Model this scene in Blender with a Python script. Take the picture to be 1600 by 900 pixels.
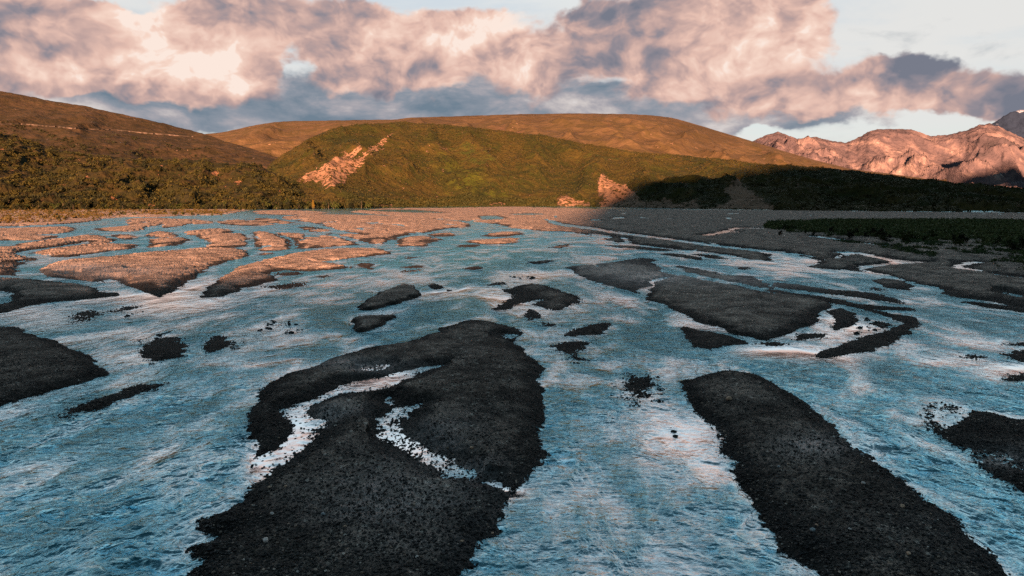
import bpy, math, random
import numpy as np

random.seed(7)
RNG = np.random.default_rng(7)
R = math.radians
for _o in list(bpy.data.objects):
    bpy.data.objects.remove(_o)
SC = bpy.context.scene
COL = SC.collection

# ------------------------------------------------------------------ camera
F = 1066.67            # focal length in photograph pixels (24 mm on 36 mm)
HZ = 313.0             # horizon row of the photograph
CH = 12.0              # eye height above the water
cam_d = bpy.data.cameras.new('camera')
cam = bpy.data.objects.new('camera', cam_d)
COL.objects.link(cam)
cam.location = (0, 0, CH)
cam.rotation_euler = (R(90), 0, 0)
cam_d.lens = 24.0
cam_d.sensor_width = 36.0
cam_d.shift_y = -(450 - HZ) / 1600.0
cam_d.clip_start = 0.5
cam_d.clip_end = 120000
SC.camera = cam

# ------------------------------------------------------------------ view
SC.view_settings.view_transform = 'Standard'
SC.view_settings.look = 'None'
SC.view_settings.gamma = 1.0
SC.view_settings.use_curve_mapping = False
SC.view_settings.exposure = 2.85
SC.render.engine = 'CYCLES'
SC.cycles.max_bounces = 5
SC.cycles.diffuse_bounces = 2
SC.cycles.glossy_bounces = 2
SC.cycles.use_denoising = False

# ------------------------------------------------------------------ sun
SUN_EL = 10.0
SUN_AZ = 4.0           # light travels towards +Y, this many degrees to the right
sd_ = bpy.data.lights.new('sun', 'SUN')
sun = bpy.data.objects.new('sun', sd_)
COL.objects.link(sun)
sd_.energy = 5.0
sd_.angle = R(1.6)
sd_.color = (1.0, 0.49, 0.27)
sun.rotation_euler = (R(90 - SUN_EL), 0, R(-SUN_AZ))
sun.location = (-50, -400, 300)

# ------------------------------------------------------------------ node helper
class NT:
    def __init__(s, tree):
        s.t = tree; s.n = tree.nodes; s.l = tree.links
    def put(s, sock, v):
        if isinstance(v, bpy.types.NodeSocket):
            s.l.new(v, sock)
        elif v is not None:
            if sock.type in ('VECTOR',) and isinstance(v, (int, float)):
                v = (v, v, v)
            if sock.type == 'RGBA' and len(v) == 3:
                v = (*v, 1)
            sock.default_value = v
    def m(s, op, a, b=None, c=None, clamp=False):
        x = s.n.new('ShaderNodeMath'); x.operation = op; x.use_clamp = clamp
        for k, v in enumerate((a, b, c)):
            if v is not None: s.put(x.inputs[k], v)
        return x.outputs[0]
    def v(s, op, a, b=None, c=None, scale=None, out=0):
        x = s.n.new('ShaderNodeVectorMath'); x.operation = op
        for k, q in enumerate((a, b, c)):
            if q is not None: s.put(x.inputs[k], q)
        if scale is not None: s.put(x.inputs['Scale'], scale)
        return x.outputs[out]
    def noise(s, vec, scale, detail=4, rough=0.55, dist=0.0, out='Fac', dim='3D', typ='FBM', lac=2.0):
        x = s.n.new('ShaderNodeTexNoise'); x.noise_dimensions = dim; x.noise_type = typ
        s.put(x.inputs['Vector'], vec); s.put(x.inputs['Scale'], scale)
        s.put(x.inputs['Detail'], detail); s.put(x.inputs['Roughness'], rough)
        s.put(x.inputs['Distortion'], dist); s.put(x.inputs['Lacunarity'], lac)
        return x.outputs[out]
    def vor(s, vec, scale, feature='F1', out='Distance', rnd=1.0):
        x = s.n.new('ShaderNodeTexVoronoi'); x.feature = feature
        s.put(x.inputs['Vector'], vec); s.put(x.inputs['Scale'], scale); s.put(x.inputs['Randomness'], rnd)
        return x.outputs[out]
    def ss(s, x, lo, hi, a=0.0, b=1.0):
        n = s.n.new('ShaderNodeMapRange'); n.interpolation_type = 'SMOOTHSTEP'
        s.put(n.inputs[0], x); n.inputs[1].default_value = lo; n.inputs[2].default_value = hi
        n.inputs[3].default_value = a; n.inputs[4].default_value = b
        return n.outputs[0]
    def mix(s, f, a, b, blend='MIX'):
        n = s.n.new('ShaderNodeMix'); n.data_type = 'RGBA'; n.blend_type = blend
        s.put(n.inputs[0], f); s.put(n.inputs[6], a); s.put(n.inputs[7], b)
        return n.outputs[2]
    def ramp(s, f, stops, interp='LINEAR'):
        n = s.n.new('ShaderNodeValToRGB'); s.put(n.inputs[0], f)
        n.color_ramp.interpolation = interp
        e = n.color_ramp.elements
        while len(e) < len(stops): e.new(0.5)
        for k, (p, c) in enumerate(stops):
            e[k].position = p; e[k].color = (*c, 1) if len(c) == 3 else c
        return n.outputs[0]
    def attr(s, name, out='Fac'):
        n = s.n.new('ShaderNodeAttribute'); n.attribute_name = name
        return n.outputs[out]
    def xyz(s, x, y, z):
        n = s.n.new('ShaderNodeCombineXYZ')
        s.put(n.inputs[0], x); s.put(n.inputs[1], y); s.put(n.inputs[2], z)
        return n.outputs[0]
    def sep(s, v):
        n = s.n.new('ShaderNodeSeparateXYZ'); s.put(n.inputs[0], v)
        return n.outputs
    def bump(s, h, strength=1.0, dist=1.0, normal=None):
        n = s.n.new('ShaderNodeBump'); s.put(n.inputs['Height'], h)
        s.put(n.inputs['Strength'], strength); s.put(n.inputs['Distance'], dist)
        if normal is not None: s.put(n.inputs['Normal'], normal)
        return n.outputs[0]

def srgb(r, g, b):
    f = lambda c: c / 12.92 if c <= 0.04045 else ((c + 0.055) / 1.055) ** 2.4
    return (f(r / 255), f(g / 255), f(b / 255))

# ------------------------------------------------------------------ world: Nishita sky with procedural clouds
world = bpy.data.worlds.new('World')
SC.world = world
world.use_nodes = True
wt = NT(world.node_tree)
for n in list(wt.n): wt.n.remove(n)
w_out = wt.n.new('ShaderNodeOutputWorld')
w_bg = wt.n.new('ShaderNodeBackground')
wt.l.new(w_bg.outputs[0], w_out.inputs[0])
SKYK = 0.05
w_bg.inputs['Strength'].default_value = SKYK
sky = wt.n.new('ShaderNodeTexSky')
sky.sky_type = 'NISHITA'
sky.sun_disc = False
sky.sun_elevation = R(SUN_EL)
sky.sun_rotation = R(180 + SUN_AZ)
sky.air_density = 1.0
sky.dust_density = 0.6
sky.ozone_density = 2.0
tc = wt.n.new('ShaderNodeTexCoord')
D3 = tc.outputs['Generated']
sx, sy, sz = wt.sep(D3)
az = wt.m('ARCTAN2', sx, sy)
el = wt.m('ARCSINE', sz)
P = wt.xyz(az, wt.m('MULTIPLY', el, 1.0), 0.0)
# warp so the placed masses get torn, billowing edges
Pn = wt.v('MULTIPLY', D3, (1.0, 1.0, 1.3))
wv = wt.noise(Pn, 5.0, 5, 0.60, out='Color')
wv = wt.v('MULTIPLY', wt.v('SUBTRACT', wv, (0.5, 0.5, 0.5)), (0.13, 0.085, 0.0))
wv2 = wt.noise(Pn, 13.0, 5, 0.56, out='Color')
wv2 = wt.v('MULTIPLY', wt.v('SUBTRACT', wv2, (0.5, 0.5, 0.5)), (0.085, 0.050, 0.0))
PW = wt.v('ADD', wt.v('ADD', P, wv), wv2)
# (x, y, rx, ry, density, light, blue) in the photograph's pixels, turned into azimuth/elevation
BLOBS = [
 # density masses
 (110, 80, 190, 42, .75, .02, 0), (420, 95, 250, 48, .8, .00, 0), (560, 60, 120, 42, .45, -.05, 0),
 (330, 22, 48, 17, .75, -.55, .25), (255, 30, 60, 18, .1, .35, 0), (30, 30, 60, 12, .3, .05, 0),
 (45, 112, 55, 20, .3, .48, 0), (310, 112, 85, 22, .35, .62, 0), (360, 120, 40, 12, .1, .25, 0), (150, 128, 130, 10, .2, -.45, .1),
 (620, 120, 70, 22, .4, -.15, 0), (640, 140, 50, 8, .1, .25, 0), (210, 70, 80, 18, .2, .12, 0),
 (470, 108, 34, 24, -1.1, .35, 0), (80, 148, 160, 10, .5, -.45, .45), (350, 152, 260, 16, .55, -.45, .5),
 (560, 168, 150, 18, .55, -.4, .55), (130, 160, 90, 9, -.9, .2, 0), (225, 176, 60, 9, -.9, .2, 0), (300, 165, 160, 14, .5, -.2, .5), (440, 182, 110, 8, .1, .2, .4), (700, 150, 300, 22, .4, -.1, .4), (850, 180, 320, 16, .7, -.1, .6), (330, 178, 110, 12, .5, -.1, .6), (60, 45, 160, 50, .45, 0, 0), (430, 22, 150, 24, .35, .1, 0), (760, 52, 100, 26, .25, .15, 0), (170, 20, 90, 16, .35, .2, 0), (380, 60, 200, 50, .25, 0, 0), (1120, 20, 150, 40, .4, 0, 0),
 (700, 78, 60, 42, .3, .12, 0), (790, 60, 60, 32, -.15, .35, 0), (790, 130, 70, 28, .3, .30, 0),
 (860, 100, 50, 26, .45, -.05, 0), (660, 15, 60, 25, .25, -.05, 0), (700, 165, 60, 8, .1, .15, 0),
 (950, 30, 45, 28, .55, -.30, .05), (1030, 80, 110, 42, .8, -.12, 0), (1160, 40, 110, 42, .8, .12, 0),
 (1260, 50, 60, 32, .5, .32, 0), (1060, 118, 70, 16, .2, .35, 0), (900, 160, 180, 20, .65, -.42, .5),
 (1150, 130, 90, 26, .6, .10, 0), (1240, 160, 100, 24, .6, .45, 0), (1090, 175, 130, 12, .4, -.3, .5),
 (1190, 100, 40, 20, .1, .2, 0), (1320, 120, 60, 30, .4, .15, 0), (1400, 120, 75, 24, .8, -.50, .12), (1455, 92, 32, 16, .6, -.45, .18),
 (1400, 165, 110, 16, .6, .30, 0), (1230, 190, 120, 7, .4, -.5, .3), (1530, 150, 80, 20, .75, -.28, .08), (1590, 165, 70, 16, .6, -.35, .1),
 (1500, 125, 60, 16, .3, .15, 0), (1310, 207, 110, 10, -1.0, .55, 0), (1090, 197, 60, 8, .1, -.2, .7),
 (1500, 40, 190, 45, -.95, .1, 0), (780, 8, 100, 10, -.35, .15, 0), (180, 4, 60, 8, -.4, .2, 0), (870, 190, 220, 8, .3, -.25, .45),
 (1380, 45, 70, 26, -.3, .0, 0), (600, 5, 70, 12, -.3, .0, 0),
]
acc = None
for (bx, by, rx, ry, wd, wl, wb) in BLOBS:
    if wb >= .3:                      # soft layer cloud behind the heaps
        wb = abs(wd) + .3; wd = -.12; wl *= .25
    elif wb > 0: wb = 0
    a0 = math.atan((bx - 800) / F); ca = math.cos(a0)
    e0 = math.atan((HZ - by) / F * ca)
    ra = rx / F * ca * ca; re = ry / F * ca
    q = wt.v('MULTIPLY_ADD', PW, (1 / ra, 1 / re, 0), (-a0 / ra, -e0 / re, 0))
    dd = wt.v('DOT_PRODUCT', q, q, out=1)
    g = wt.m('POWER', 0.55, dd)
    acc = wt.v('MULTIPLY_ADD', g, (wd, wl, wb), acc if acc is not None else (0, 0, 0))
a_d, a_l, a_b = wt.sep(acc)
def vorf(vec, scale):
    x = wt.n.new('ShaderNodeTexVoronoi'); x.feature = 'F1'; x.normalize = False
    wt.put(x.inputs['Vector'], vec); wt.put(x.inputs['Scale'], scale)
    x.inputs['Detail'].default_value = 3.0; x.inputs['Roughness'].default_value = 0.50; x.inputs['Lacunarity'].default_value = 2.3
    return x.outputs['Distance']
wsm = wt.noise(Pn, 9.0, 4, 0.5, out='Color')
PB = wt.v('MULTIPLY_ADD', wt.v('SUBTRACT', wsm, (0.5, 0.5, 0.5)), (0.10, 0.10, 0.08), Pn)
b0 = vorf(PB, 11.0)
b1 = vorf(wt.v('ADD', PB, (-0.014, 0.0, 0.016)), 11.0)
nA = wt.noise(Pn, 4.5, 7, 0.52, dist=0.2)
nB = wt.noise(wt.v('ADD', Pn, (-0.035, 0.0, 0.05)), 4.5, 7, 0.52, dist=0.2)
nF = wt.noise(Pn, 13.0, 8, 0.60, dist=0.2)
relief = wt.m('MULTIPLY_ADD', wt.m('SUBTRACT', b0, b1), 0.42, wt.m('SUBTRACT', nA, nB))
# high up, out of the photograph: thin broken cloud over a deeper blue
hi = wt.ss(el, 0.26, 0.55)
base_cov = wt.m('MULTIPLY_ADD', hi, -0.35, 0.08)
dens = wt.m('ADD', wt.m('ADD', a_d, base_cov), wt.m('MULTIPLY_ADD', nA, 1.5, -0.75))
dens = wt.m('MULTIPLY_ADD', wt.m('SUBTRACT', nF, 0.5), 0.55, dens)
dens = wt.m('MULTIPLY_ADD', wt.m('SUBTRACT', 0.40, b0), 0.55, dens)
cov = wt.ss(dens, -0.04, 0.34)
light = wt.m('MULTIPLY_ADD', relief, 1.7, wt.m('MULTIPLY', a_l, 0.75))
light = wt.m('MULTIPLY_ADD', wt.m('SUBTRACT', nF, 0.5), 0.10, light)
light = wt.m('ADD', light, wt.m('MULTIPLY', wt.m('SUBTRACT', nA, 0.5), -0.5))
light = wt.m('ADD', wt.m('MULTIPLY_ADD', wt.ss(el, 0.17, 0.29), 0.04, light), 0.49)
K = 1.0 / SKYK / 2 ** 2.85    # display value 1 at exposure 1
kc = lambda c: tuple(q * K for q in srgb(*c))
ccol = wt.ramp(light, [(0.0, srgb(120, 124, 138)), (0.22, srgb(148, 140, 148)), (0.45, srgb(192, 163, 158)),
                       (0.68, srgb(228, 190, 176)), (0.90, srgb(246, 214, 198)), (1.0, srgb(252, 232, 220))])
sf_ = wt.noise(wt.v('MULTIPLY', D3, (1.0, 1.0, 2.4)), 8.5, 6, 0.58, dist=0.25)
cblu = wt.v('SCALE', wt.ramp(wt.m('MULTIPLY_ADD', a_l, 0.2, sf_), [(0.34, srgb(112, 130, 146)), (0.45, srgb(140, 148, 160)), (0.53, srgb(170, 166, 172)), (0.62, srgb(206, 198, 196)), (0.72, srgb(228, 222, 220))]), scale=K)
ccol = wt.v('SCALE', ccol, scale=K)
# clear air: Nishita, whitened by thin high cloud
veil = wt.noise(wt.v('MULTIPLY', D3, (1, 1, 5)), 3.0, 5, 0.6, dist=0.6)
vs = wt.ss(el, 0.25, 0.85, 0.97, 0.5)
veilf = wt.m('MULTIPLY', wt.ss(veil, 0.3, 0.62, 0.72, 1.0), vs)
clear = wt.v('SCALE', sky.outputs[0], scale=0.42)
vcol = wt.mix(wt.ss(el, 0.22, 0.50), tuple(q * K for q in srgb(230, 229, 226)), tuple(q * K for q in srgb(215, 242, 255)))
clear = wt.mix(veilf, clear, vcol)
back = wt.ss(wt.m('ADD', a_b, wt.m('MULTIPLY_ADD', sf_, -1.6, 0.75)), 0.08, 0.62)
clear = wt.mix(back, clear, cblu)
fin = wt.mix(cov, clear, ccol)
# overhead and behind the viewer the cloud deck closes to slate
deck = wt.noise(Pn, 2.2, 5, 0.55)
dcol = wt.v('SCALE', wt.ramp(deck, [(0.38, srgb(36, 62, 78)), (0.5, srgb(60, 92, 108)), (0.62, srgb(110, 140, 152))]), scale=K)
up = wt.ss(wt.m('MULTIPLY_ADD', wt.m('SUBTRACT', deck, 0.5), 0.5, el), 0.42, 0.85)
rear = wt.ss(sy, 0.35, -0.35)
fin = wt.mix(wt.m('MULTIPLY', wt.m('MAXIMUM', up, wt.m('MULTIPLY', rear, 0.85)), 0.92), fin, dcol)
wt.put(w_bg.inputs['Color'], fin)

# ------------------------------------------------------------------ numpy noise
def _h(ix, iy, seed):
    h = (ix.astype(np.int64) * 374761393 + iy.astype(np.int64) * 668265263 + seed * 2246822519) & 0xffffffff
    h = ((h ^ (h >> 13)) * 1274126177) & 0xffffffff
    return (h ^ (h >> 16)) & 0xffffffff
def pnoise(x, y, seed=0):
    ix = np.floor(x); iy = np.floor(y); fx = x - ix; fy = y - iy
    u = fx * fx * fx * (fx * (fx * 6 - 15) + 10); v = fy * fy * fy * (fy * (fy * 6 - 15) + 10)
    def g(dx, dy):
        a = _h(ix + dx, iy + dy, seed) * (2 * np.pi / 4294967296.0)
        return np.cos(a) * (fx - dx) + np.sin(a) * (fy - dy)
    n0 = g(0, 0) * (1 - u) + g(1, 0) * u; n1 = g(0, 1) * (1 - u) + g(1, 1) * u
    return (n0 * (1 - v) + n1 * v) * 1.4
def fbm(x, y, oct=4, seed=0, gain=0.5):
    s = 0; a = 1.0; f = 1.0
    for k in range(oct):
        s = s + a * pnoise(x * f + 13.7 * k, y * f - 7.1 * k, seed + k); a *= gain; f *= 2.03
    return s
def ridged(x, y, oct=4, seed=0, gain=0.5):
    s = 0; a = 1.0; f = 1.0; w = 1.0
    for k in range(oct):
        n = 1 - np.abs(pnoise(x * f + 5.2 * k, y * f + 3.3 * k, seed + k)) * 1.6
        n = n * n * w; w = np.clip(n * 1.6, 0, 1)
        s = s + a * n; a *= gain; f *= 2.07
    return s
def sst(x, a, b):
    t = np.clip((x - a) / (b - a), 0, 1); return t * t * (3 - 2 * t)

# ------------------------------------------------------------------ mesh helpers
def mesh_np(name, verts, faces, mat=None, attrs=None, smooth=True):
    me = bpy.data.meshes.new(name)
    nv, nf, k = len(verts), len(faces), faces.shape[1]
    me.vertices.add(nv); me.vertices.foreach_set('co', np.ascontiguousarray(verts, dtype=np.float32).ravel())
    me.loops.add(nf * k); me.loops.foreach_set('vertex_index', np.ascontiguousarray(faces, dtype=np.int32).ravel())
    me.polygons.add(nf)
    me.polygons.foreach_set('loop_start', np.arange(0, nf * k, k, dtype=np.int32))
    me.polygons.foreach_set('loop_total', np.full(nf, k, dtype=np.int32))
    me.polygons.foreach_set('use_smooth', np.full(nf, smooth, dtype=bool))
    for an, av in (attrs or {}).items():
        a = me.attributes.new(an, 'FLOAT', 'POINT'); a.data.foreach_set('value', np.ascontiguousarray(av, dtype=np.float32).ravel())
    me.update(calc_edges=True)
    if mat: me.materials.append(mat)
    return me
def link(name, me, parent=None, kind=None, label=None, cat=None, group=None):
    o = bpy.data.objects.new(name, me); COL.objects.link(o)
    if parent: o.parent = parent
    if kind: o['kind'] = kind
    if label: o['label'] = label
    if cat: o['category'] = cat
    if group: o['group'] = group
    return o
def grid_faces(nr, nc):
    i = np.arange(nr - 1)[:, None] * nc + np.arange(nc - 1)[None, :]
    return np.stack([i, i + 1, i + 1 + nc, i + nc], -1).reshape(-1, 4)
def new_mat(name):
    m = bpy.data.materials.new(name); m.use_nodes = True
    t = NT(m.node_tree); b = t.n.get('Principled BSDF')
    return m, t, b
def ipl(x, pts):
    p = np.array(pts, float); return np.interp(x, p[:, 0], p[:, 1])
def smooth_poly(p, n=3, closed=True):
    p = np.array(p, float); out = []
    N = len(p)
    for i in range(N if closed else N - 1):
        g = lambda k: p[k % N] if closed else p[min(max(k, 0), N - 1)]
        a, b, c, d = g(i - 1), g(i), g(i + 1), g(i + 2)
        for k in range(n):
            t = k / n
            q = 0.5 * ((2 * b) + (c - a) * t + (2 * a - 5 * b + 4 * c - d) * t * t + (3 * b - a - 3 * c + d) * t ** 3)
            out.append(q * 0.7 + (b * (1 - t) + c * t) * 0.3)
    if not closed: out.append(p[-1])
    return np.array(out)
def to_world(px, py):
    Y = CH * F / np.maximum(py - HZ, 0.05); return (px - 800) / F * Y, Y

# ------------------------------------------------------------------ materials
# gravel
M_gravel, t, b = new_mat('gravel')
co = t.n.new('ShaderNodeNewGeometry').outputs['Position']
big = t.noise(co, 0.22, 5, 0.6)
mid = t.noise(co, 1.3, 4, 0.6)
peb = t.vor(co, 9.0, out='Color')
pebd = t.vor(co, 9.0)
peb2 = t.vor(co, 22.0, out='Color')
ps = t.sep(peb)[0]; ps2 = t.sep(peb2)[1]
gcol = t.ramp(big, [(0.30, (0.13, 0.108, 0.092)), (0.5, (0.24, 0.185, 0.150)), (0.72, (0.36, 0.275, 0.22))])
gcol = t.mix(t.ss(ps, 0.0, 1.0, 0.0, 0.6), gcol, t.mix(1.0, gcol, (0.35, 0.35, 0.38), 'MULTIPLY'))
gcol = t.mix(t.ss(ps, 0.955, 0.965, 0.0, 0.75), gcol, (0.34, 0.30, 0.26))
gcol = t.mix(t.ss(ps2, 0.94, 0.96, 0.0, 0.6), gcol, (0.33, 0.27, 0.22))
peb3 = t.sep(t.vor(co, 2.2, out='Color'))[2]; pd3 = t.vor(co, 2.2)
gcol = t.mix(t.m('MULTIPLY', t.ss(peb3, 0.80, 0.82, 0.0, 0.8), t.ss(pd3, 0.30, 0.22)), gcol, (0.50, 0.44, 0.38))
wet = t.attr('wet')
wet_shade = t.m('MULTIPLY', t.ss(t.m('ADD', wet, t.m('MULTIPLY', t.m('SUBTRACT', mid, 0.5), 0.9)), 0.25, 0.75), 1.0)
gcol = t.mix(t.m('MULTIPLY', wet_shade, 0.95), gcol, t.mix(1.0, gcol, (0.062, 0.076, 0.086), 'MULTIPLY'))  # wet tone made deeper to carry the foreground's shade as well
tonev = t.ss(t.noise(co, 0.35, 4, 0.6, dist=1.0), 0.36, 0.64, 0.55, 1.5)
gcol = t.v('SCALE', gcol, scale=tonev)
t.put(b.inputs['Base Color'], gcol)
sheen = t.attr('film_shade')
rough = t.m('MULTIPLY_ADD', t.m('MULTIPLY', sheen, t.ss(mid, 0.42, 0.60)), -0.65, 0.85)
t.put(b.inputs['Roughness'], rough)
t.put(b.inputs['Specular IOR Level'], t.m('MULTIPLY_ADD', sheen, 1.6, 0.12))
hgt = t.m('ADD', t.m('MULTIPLY', pebd, -0.05), t.m('MULTIPLY', t.vor(co, 22.0), -0.02))
hgt = t.m('ADD', hgt, t.m('MULTIPLY', t.noise(co, 2.5, 6, 0.75), 0.24))
farb = t.noise(co, 0.45, 5, 0.75)
hgt = t.m('ADD', hgt, t.m('MULTIPLY', farb, 0.6))
t.put(b.inputs['Normal'], t.bump(t.m('MULTIPLY', hgt, t.m('MULTIPLY_ADD', sheen, -0.7, 1.0)), 1.0, 1.0))

# water
M_water, t, b = new_mat('river_water')
co = t.n.new('ShaderNodeNewGeometry').outputs['Position']
calm = t.attr('calm')
cx = t.v('MULTIPLY', co, (1.0, 1.55, 1.0))
wl = t.noise(cx, 0.75, 3, 0.5, dist=0.8)
wm = t.noise(cx, 2.2, 4, 0.62, dist=0.9)
wf = t.noise(cx, 7.5, 3, 0.6, dist=0.4)
patch = t.noise(t.v('MULTIPLY', co, (0.10, 0.055, 1)), 1.0, 4, 0.55, dist=1.4)
streak = t.noise(t.v('MULTIPLY', co, (0.36, 0.17, 1)), 1.0, 4, 0.6, dist=0.8)
rgh = t.m('SUBTRACT', 1.0, calm)
rgh = t.m('MULTIPLY', rgh, t.ss(t.m('MULTIPLY_ADD', patch, 0.65, t.m('MULTIPLY', streak, 0.35)), 0.38, 0.62, 0.40, 1.25))
up_ = t.m('DIVIDE', 1.0, t.m('MULTIPLY_ADD', t.sep(co)[1], 1 / 75.0, 1.0))   # slower, flatter water upstream
up_ = t.m('MULTIPLY', up_, t.ss(t.sep(co)[1], 10.0, 85.0, 0.16, 1.0))
wxl = t.noise(t.v('MULTIPLY', co, (1.0, 0.9, 1.0)), 0.30, 3, 0.5, dist=1.0)
hh = t.m('ADD', t.m('MULTIPLY_ADD', wxl, 2.2, t.m('MULTIPLY', wl, 1.0)), t.m('ADD', t.m('MULTIPLY', wm, 0.50), t.m('MULTIPLY', wf, 0.07)))
t.put(b.inputs['Normal'], t.bump(t.m('MULTIPLY', hh, rgh), 1.0, 1.0))
nrm = t.bump(t.m('MULTIPLY', t.m('MULTIPLY', hh, up_), rgh), 1.0, 1.0)
dif = t.n.new('ShaderNodeBsdfDiffuse'); t.put(dif.inputs[0], t.mix(patch, (0.008, 0.062, 0.085), (0.016, 0.085, 0.11))); t.put(dif.inputs['Normal'], nrm)
glo = t.n.new('ShaderNodeBsdfGlossy'); t.put(glo.inputs['Color'], t.mix(t.ss(rgh, 0.1, 0.95), (1.0, 1.0, 1.0), (0.42, 0.84, 1.0)))
t.put(glo.inputs['Roughness'], t.m('MULTIPLY_ADD', rgh, -0.05, 0.15)); t.put(glo.inputs['Normal'], nrm)
fr_ = t.n.new('ShaderNodeFresnel'); fr_.inputs['IOR'].default_value = 1.34; t.put(fr_.inputs['Normal'], nrm)
fac = t.m('MULTIPLY_ADD', fr_.outputs[0], 4.3, t.m('MULTIPLY_ADD', rgh, -0.40, 0.42), clamp=True)
mx = t.n.new('ShaderNodeMixShader'); t.put(mx.inputs[0], fac); t.l.new(dif.outputs[0], mx.inputs[1]); t.l.new(glo.outputs[0], mx.inputs[2])
t.l.new(mx.outputs[0], t.n.get('Material Output').inputs['Surface']); t.n.remove(b)

def hill_mat(name, cols, soil, scale, bump_d, veg=(0.045, 0.05, 0.015), veg_amt=0.5, fine=0.12, dark=0.35):
    m, t, b = new_mat(name)
    co = t.n.new('ShaderNodeNewGeometry').outputs['Position']
    n1 = t.noise(co, scale, 6, 0.62, dist=0.5)
    n2 = t.noise(co, scale * 7, 5, 0.65)
    n3 = t.noise(co, fine, 4, 0.7)
    c = t.ramp(t.m('ADD', t.m('MULTIPLY', n1, 0.6), t.m('MULTIPLY', n2, 0.4)), cols)
    c = t.mix(t.m('MULTIPLY', t.ss(n3, 0.42, 0.62), veg_amt), c, veg)
    sc = t.attr('soil')
    scn = t.m('MULTIPLY', t.ss(t.m('ADD', t.m('MULTIPLY', sc, 0.74), t.m('MULTIPLY', t.m('SUBTRACT', n3, 0.5), 3.4)), 0.46, 0.62), 0.95)
    c = t.mix(scn, c, t.mix(t.ss(n2, 0.35, 0.65), soil, tuple(q * 0.72 for q in soil)))
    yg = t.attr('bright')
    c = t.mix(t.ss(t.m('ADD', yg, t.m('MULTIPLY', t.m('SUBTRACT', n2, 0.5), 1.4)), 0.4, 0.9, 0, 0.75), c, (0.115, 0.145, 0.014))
    c = t.mix(1.0, c, (dark, dark, dark), 'MULTIPLY')
    t.put(b.inputs['Base Color'], c)
    b.inputs['Roughness'].default_value = 0.95
    b.inputs['Specular IOR Level'].default_value = 0.1
    h = t.m('ADD', t.m('MULTIPLY', n3, 0.35), t.m('MULTIPLY', n2, 0.65))
    t.put(b.inputs['Normal'], t.bump(t.m('MULTIPLY', h, t.m('MULTIPLY_ADD', scn, -0.75, 1.0)), 1.0, bump_d))
    return m
M_green = hill_mat('hill_scrub', [(0.36, (0.026, 0.038, 0.008)), (0.46, (0.058, 0.066, 0.012)), (0.55, (0.115, 0.085, 0.020)), (0.66, (0.065, 0.095, 0.018))],
                   (0.52, 0.32, 0.21), 0.006, 14.0)
M_brown = hill_mat('hill_tundra', [(0.34, (0.10, 0.070, 0.030)), (0.46, (0.145, 0.098, 0.050)), (0.50, (0.20, 0.135, 0.072)), (0.56, (0.13, 0.095, 0.040)), (0.64, (0.21, 0.13, 0.080)), (0.72, (0.11, 0.085, 0.036))],
                   (0.45, 0.30, 0.19), 0.0012, 26.0, veg=(0.09, 0.075, 0.025), veg_amt=0.35, fine=0.02)
M_left = hill_mat('left_hill_tundra', [(0.36, (0.050, 0.036, 0.014)), (0.48, (0.080, 0.057, 0.028)), (0.58, (0.115, 0.078, 0.044)), (0.68, (0.065, 0.060, 0.02))],
                  (0.33, 0.24, 0.17), 0.003, 16.0, veg=(0.028, 0.03, 0.008), veg_amt=0.55, fine=0.03)
M_bluff = hill_mat('bluff_undergrowth', [(0.36, (0.030, 0.034, 0.010)), (0.48, (0.050, 0.046, 0.014)), (0.58, (0.085, 0.062, 0.022)), (0.68, (0.045, 0.050, 0.014))],
                   (0.45, 0.24, 0.13), 0.008, 12.0, veg=(0.02, 0.026, 0.007), veg_amt=0.5, fine=0.05)
# mountain rock
M_rock, t, b = new_mat('mountain_rock')
co = t.n.new('ShaderNodeNewGeometry').outputs['Position']
n1 = t.noise(co, 0.0011, 7, 0.65, dist=0.7)
n2 = t.noise(t.v('MULTIPLY', co, (1, .35, 1)), 0.006, 6, 0.62, dist=0.8)
c = t.ramp(t.m('ADD', t.m('MULTIPLY', n1, 0.55), t.m('MULTIPLY', n2, 0.45)),
           [(0.36, (0.036, 0.032, 0.038)), (0.46, (0.056, 0.046, 0.055)), (0.52, (0.080, 0.063, 0.070)), (0.60, (0.14, 0.108, 0.108)), (0.68, (0.29, 0.24, 0.22))])
gz = t.sep(co)[2]
t.put(b.inputs['Base Color'], c); b.inputs['Roughness'].default_value = 0.95; b.inputs['Specular IOR Level'].default_value = 0.1
t.put(b.inputs['Normal'], t.bump(t.m('ADD', n2, t.m('MULTIPLY', t.noise(co, 0.025, 4, 0.7), 0.3)), 1.0, 55.0))

M_shaded_rock, t, b = new_mat('shaded_snowy_rock')
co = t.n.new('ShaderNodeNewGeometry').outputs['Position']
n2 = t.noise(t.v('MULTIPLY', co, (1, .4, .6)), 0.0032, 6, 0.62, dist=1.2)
t.put(b.inputs['Base Color'], t.mix(t.m('MULTIPLY', t.ss(t.m('MULTIPLY_ADD', t.sep(co)[2], 0.00022, n2), 1.03, 1.06), 0.8), (0.012, 0.022, 0.045), (0.20, 0.24, 0.32)))  # cloud shadow over the far peak painted into the rock and snow colours
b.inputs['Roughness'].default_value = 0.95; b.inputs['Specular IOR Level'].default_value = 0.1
t.put(b.inputs['Normal'], t.bump(n2, 1.0, 90.0))

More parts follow.
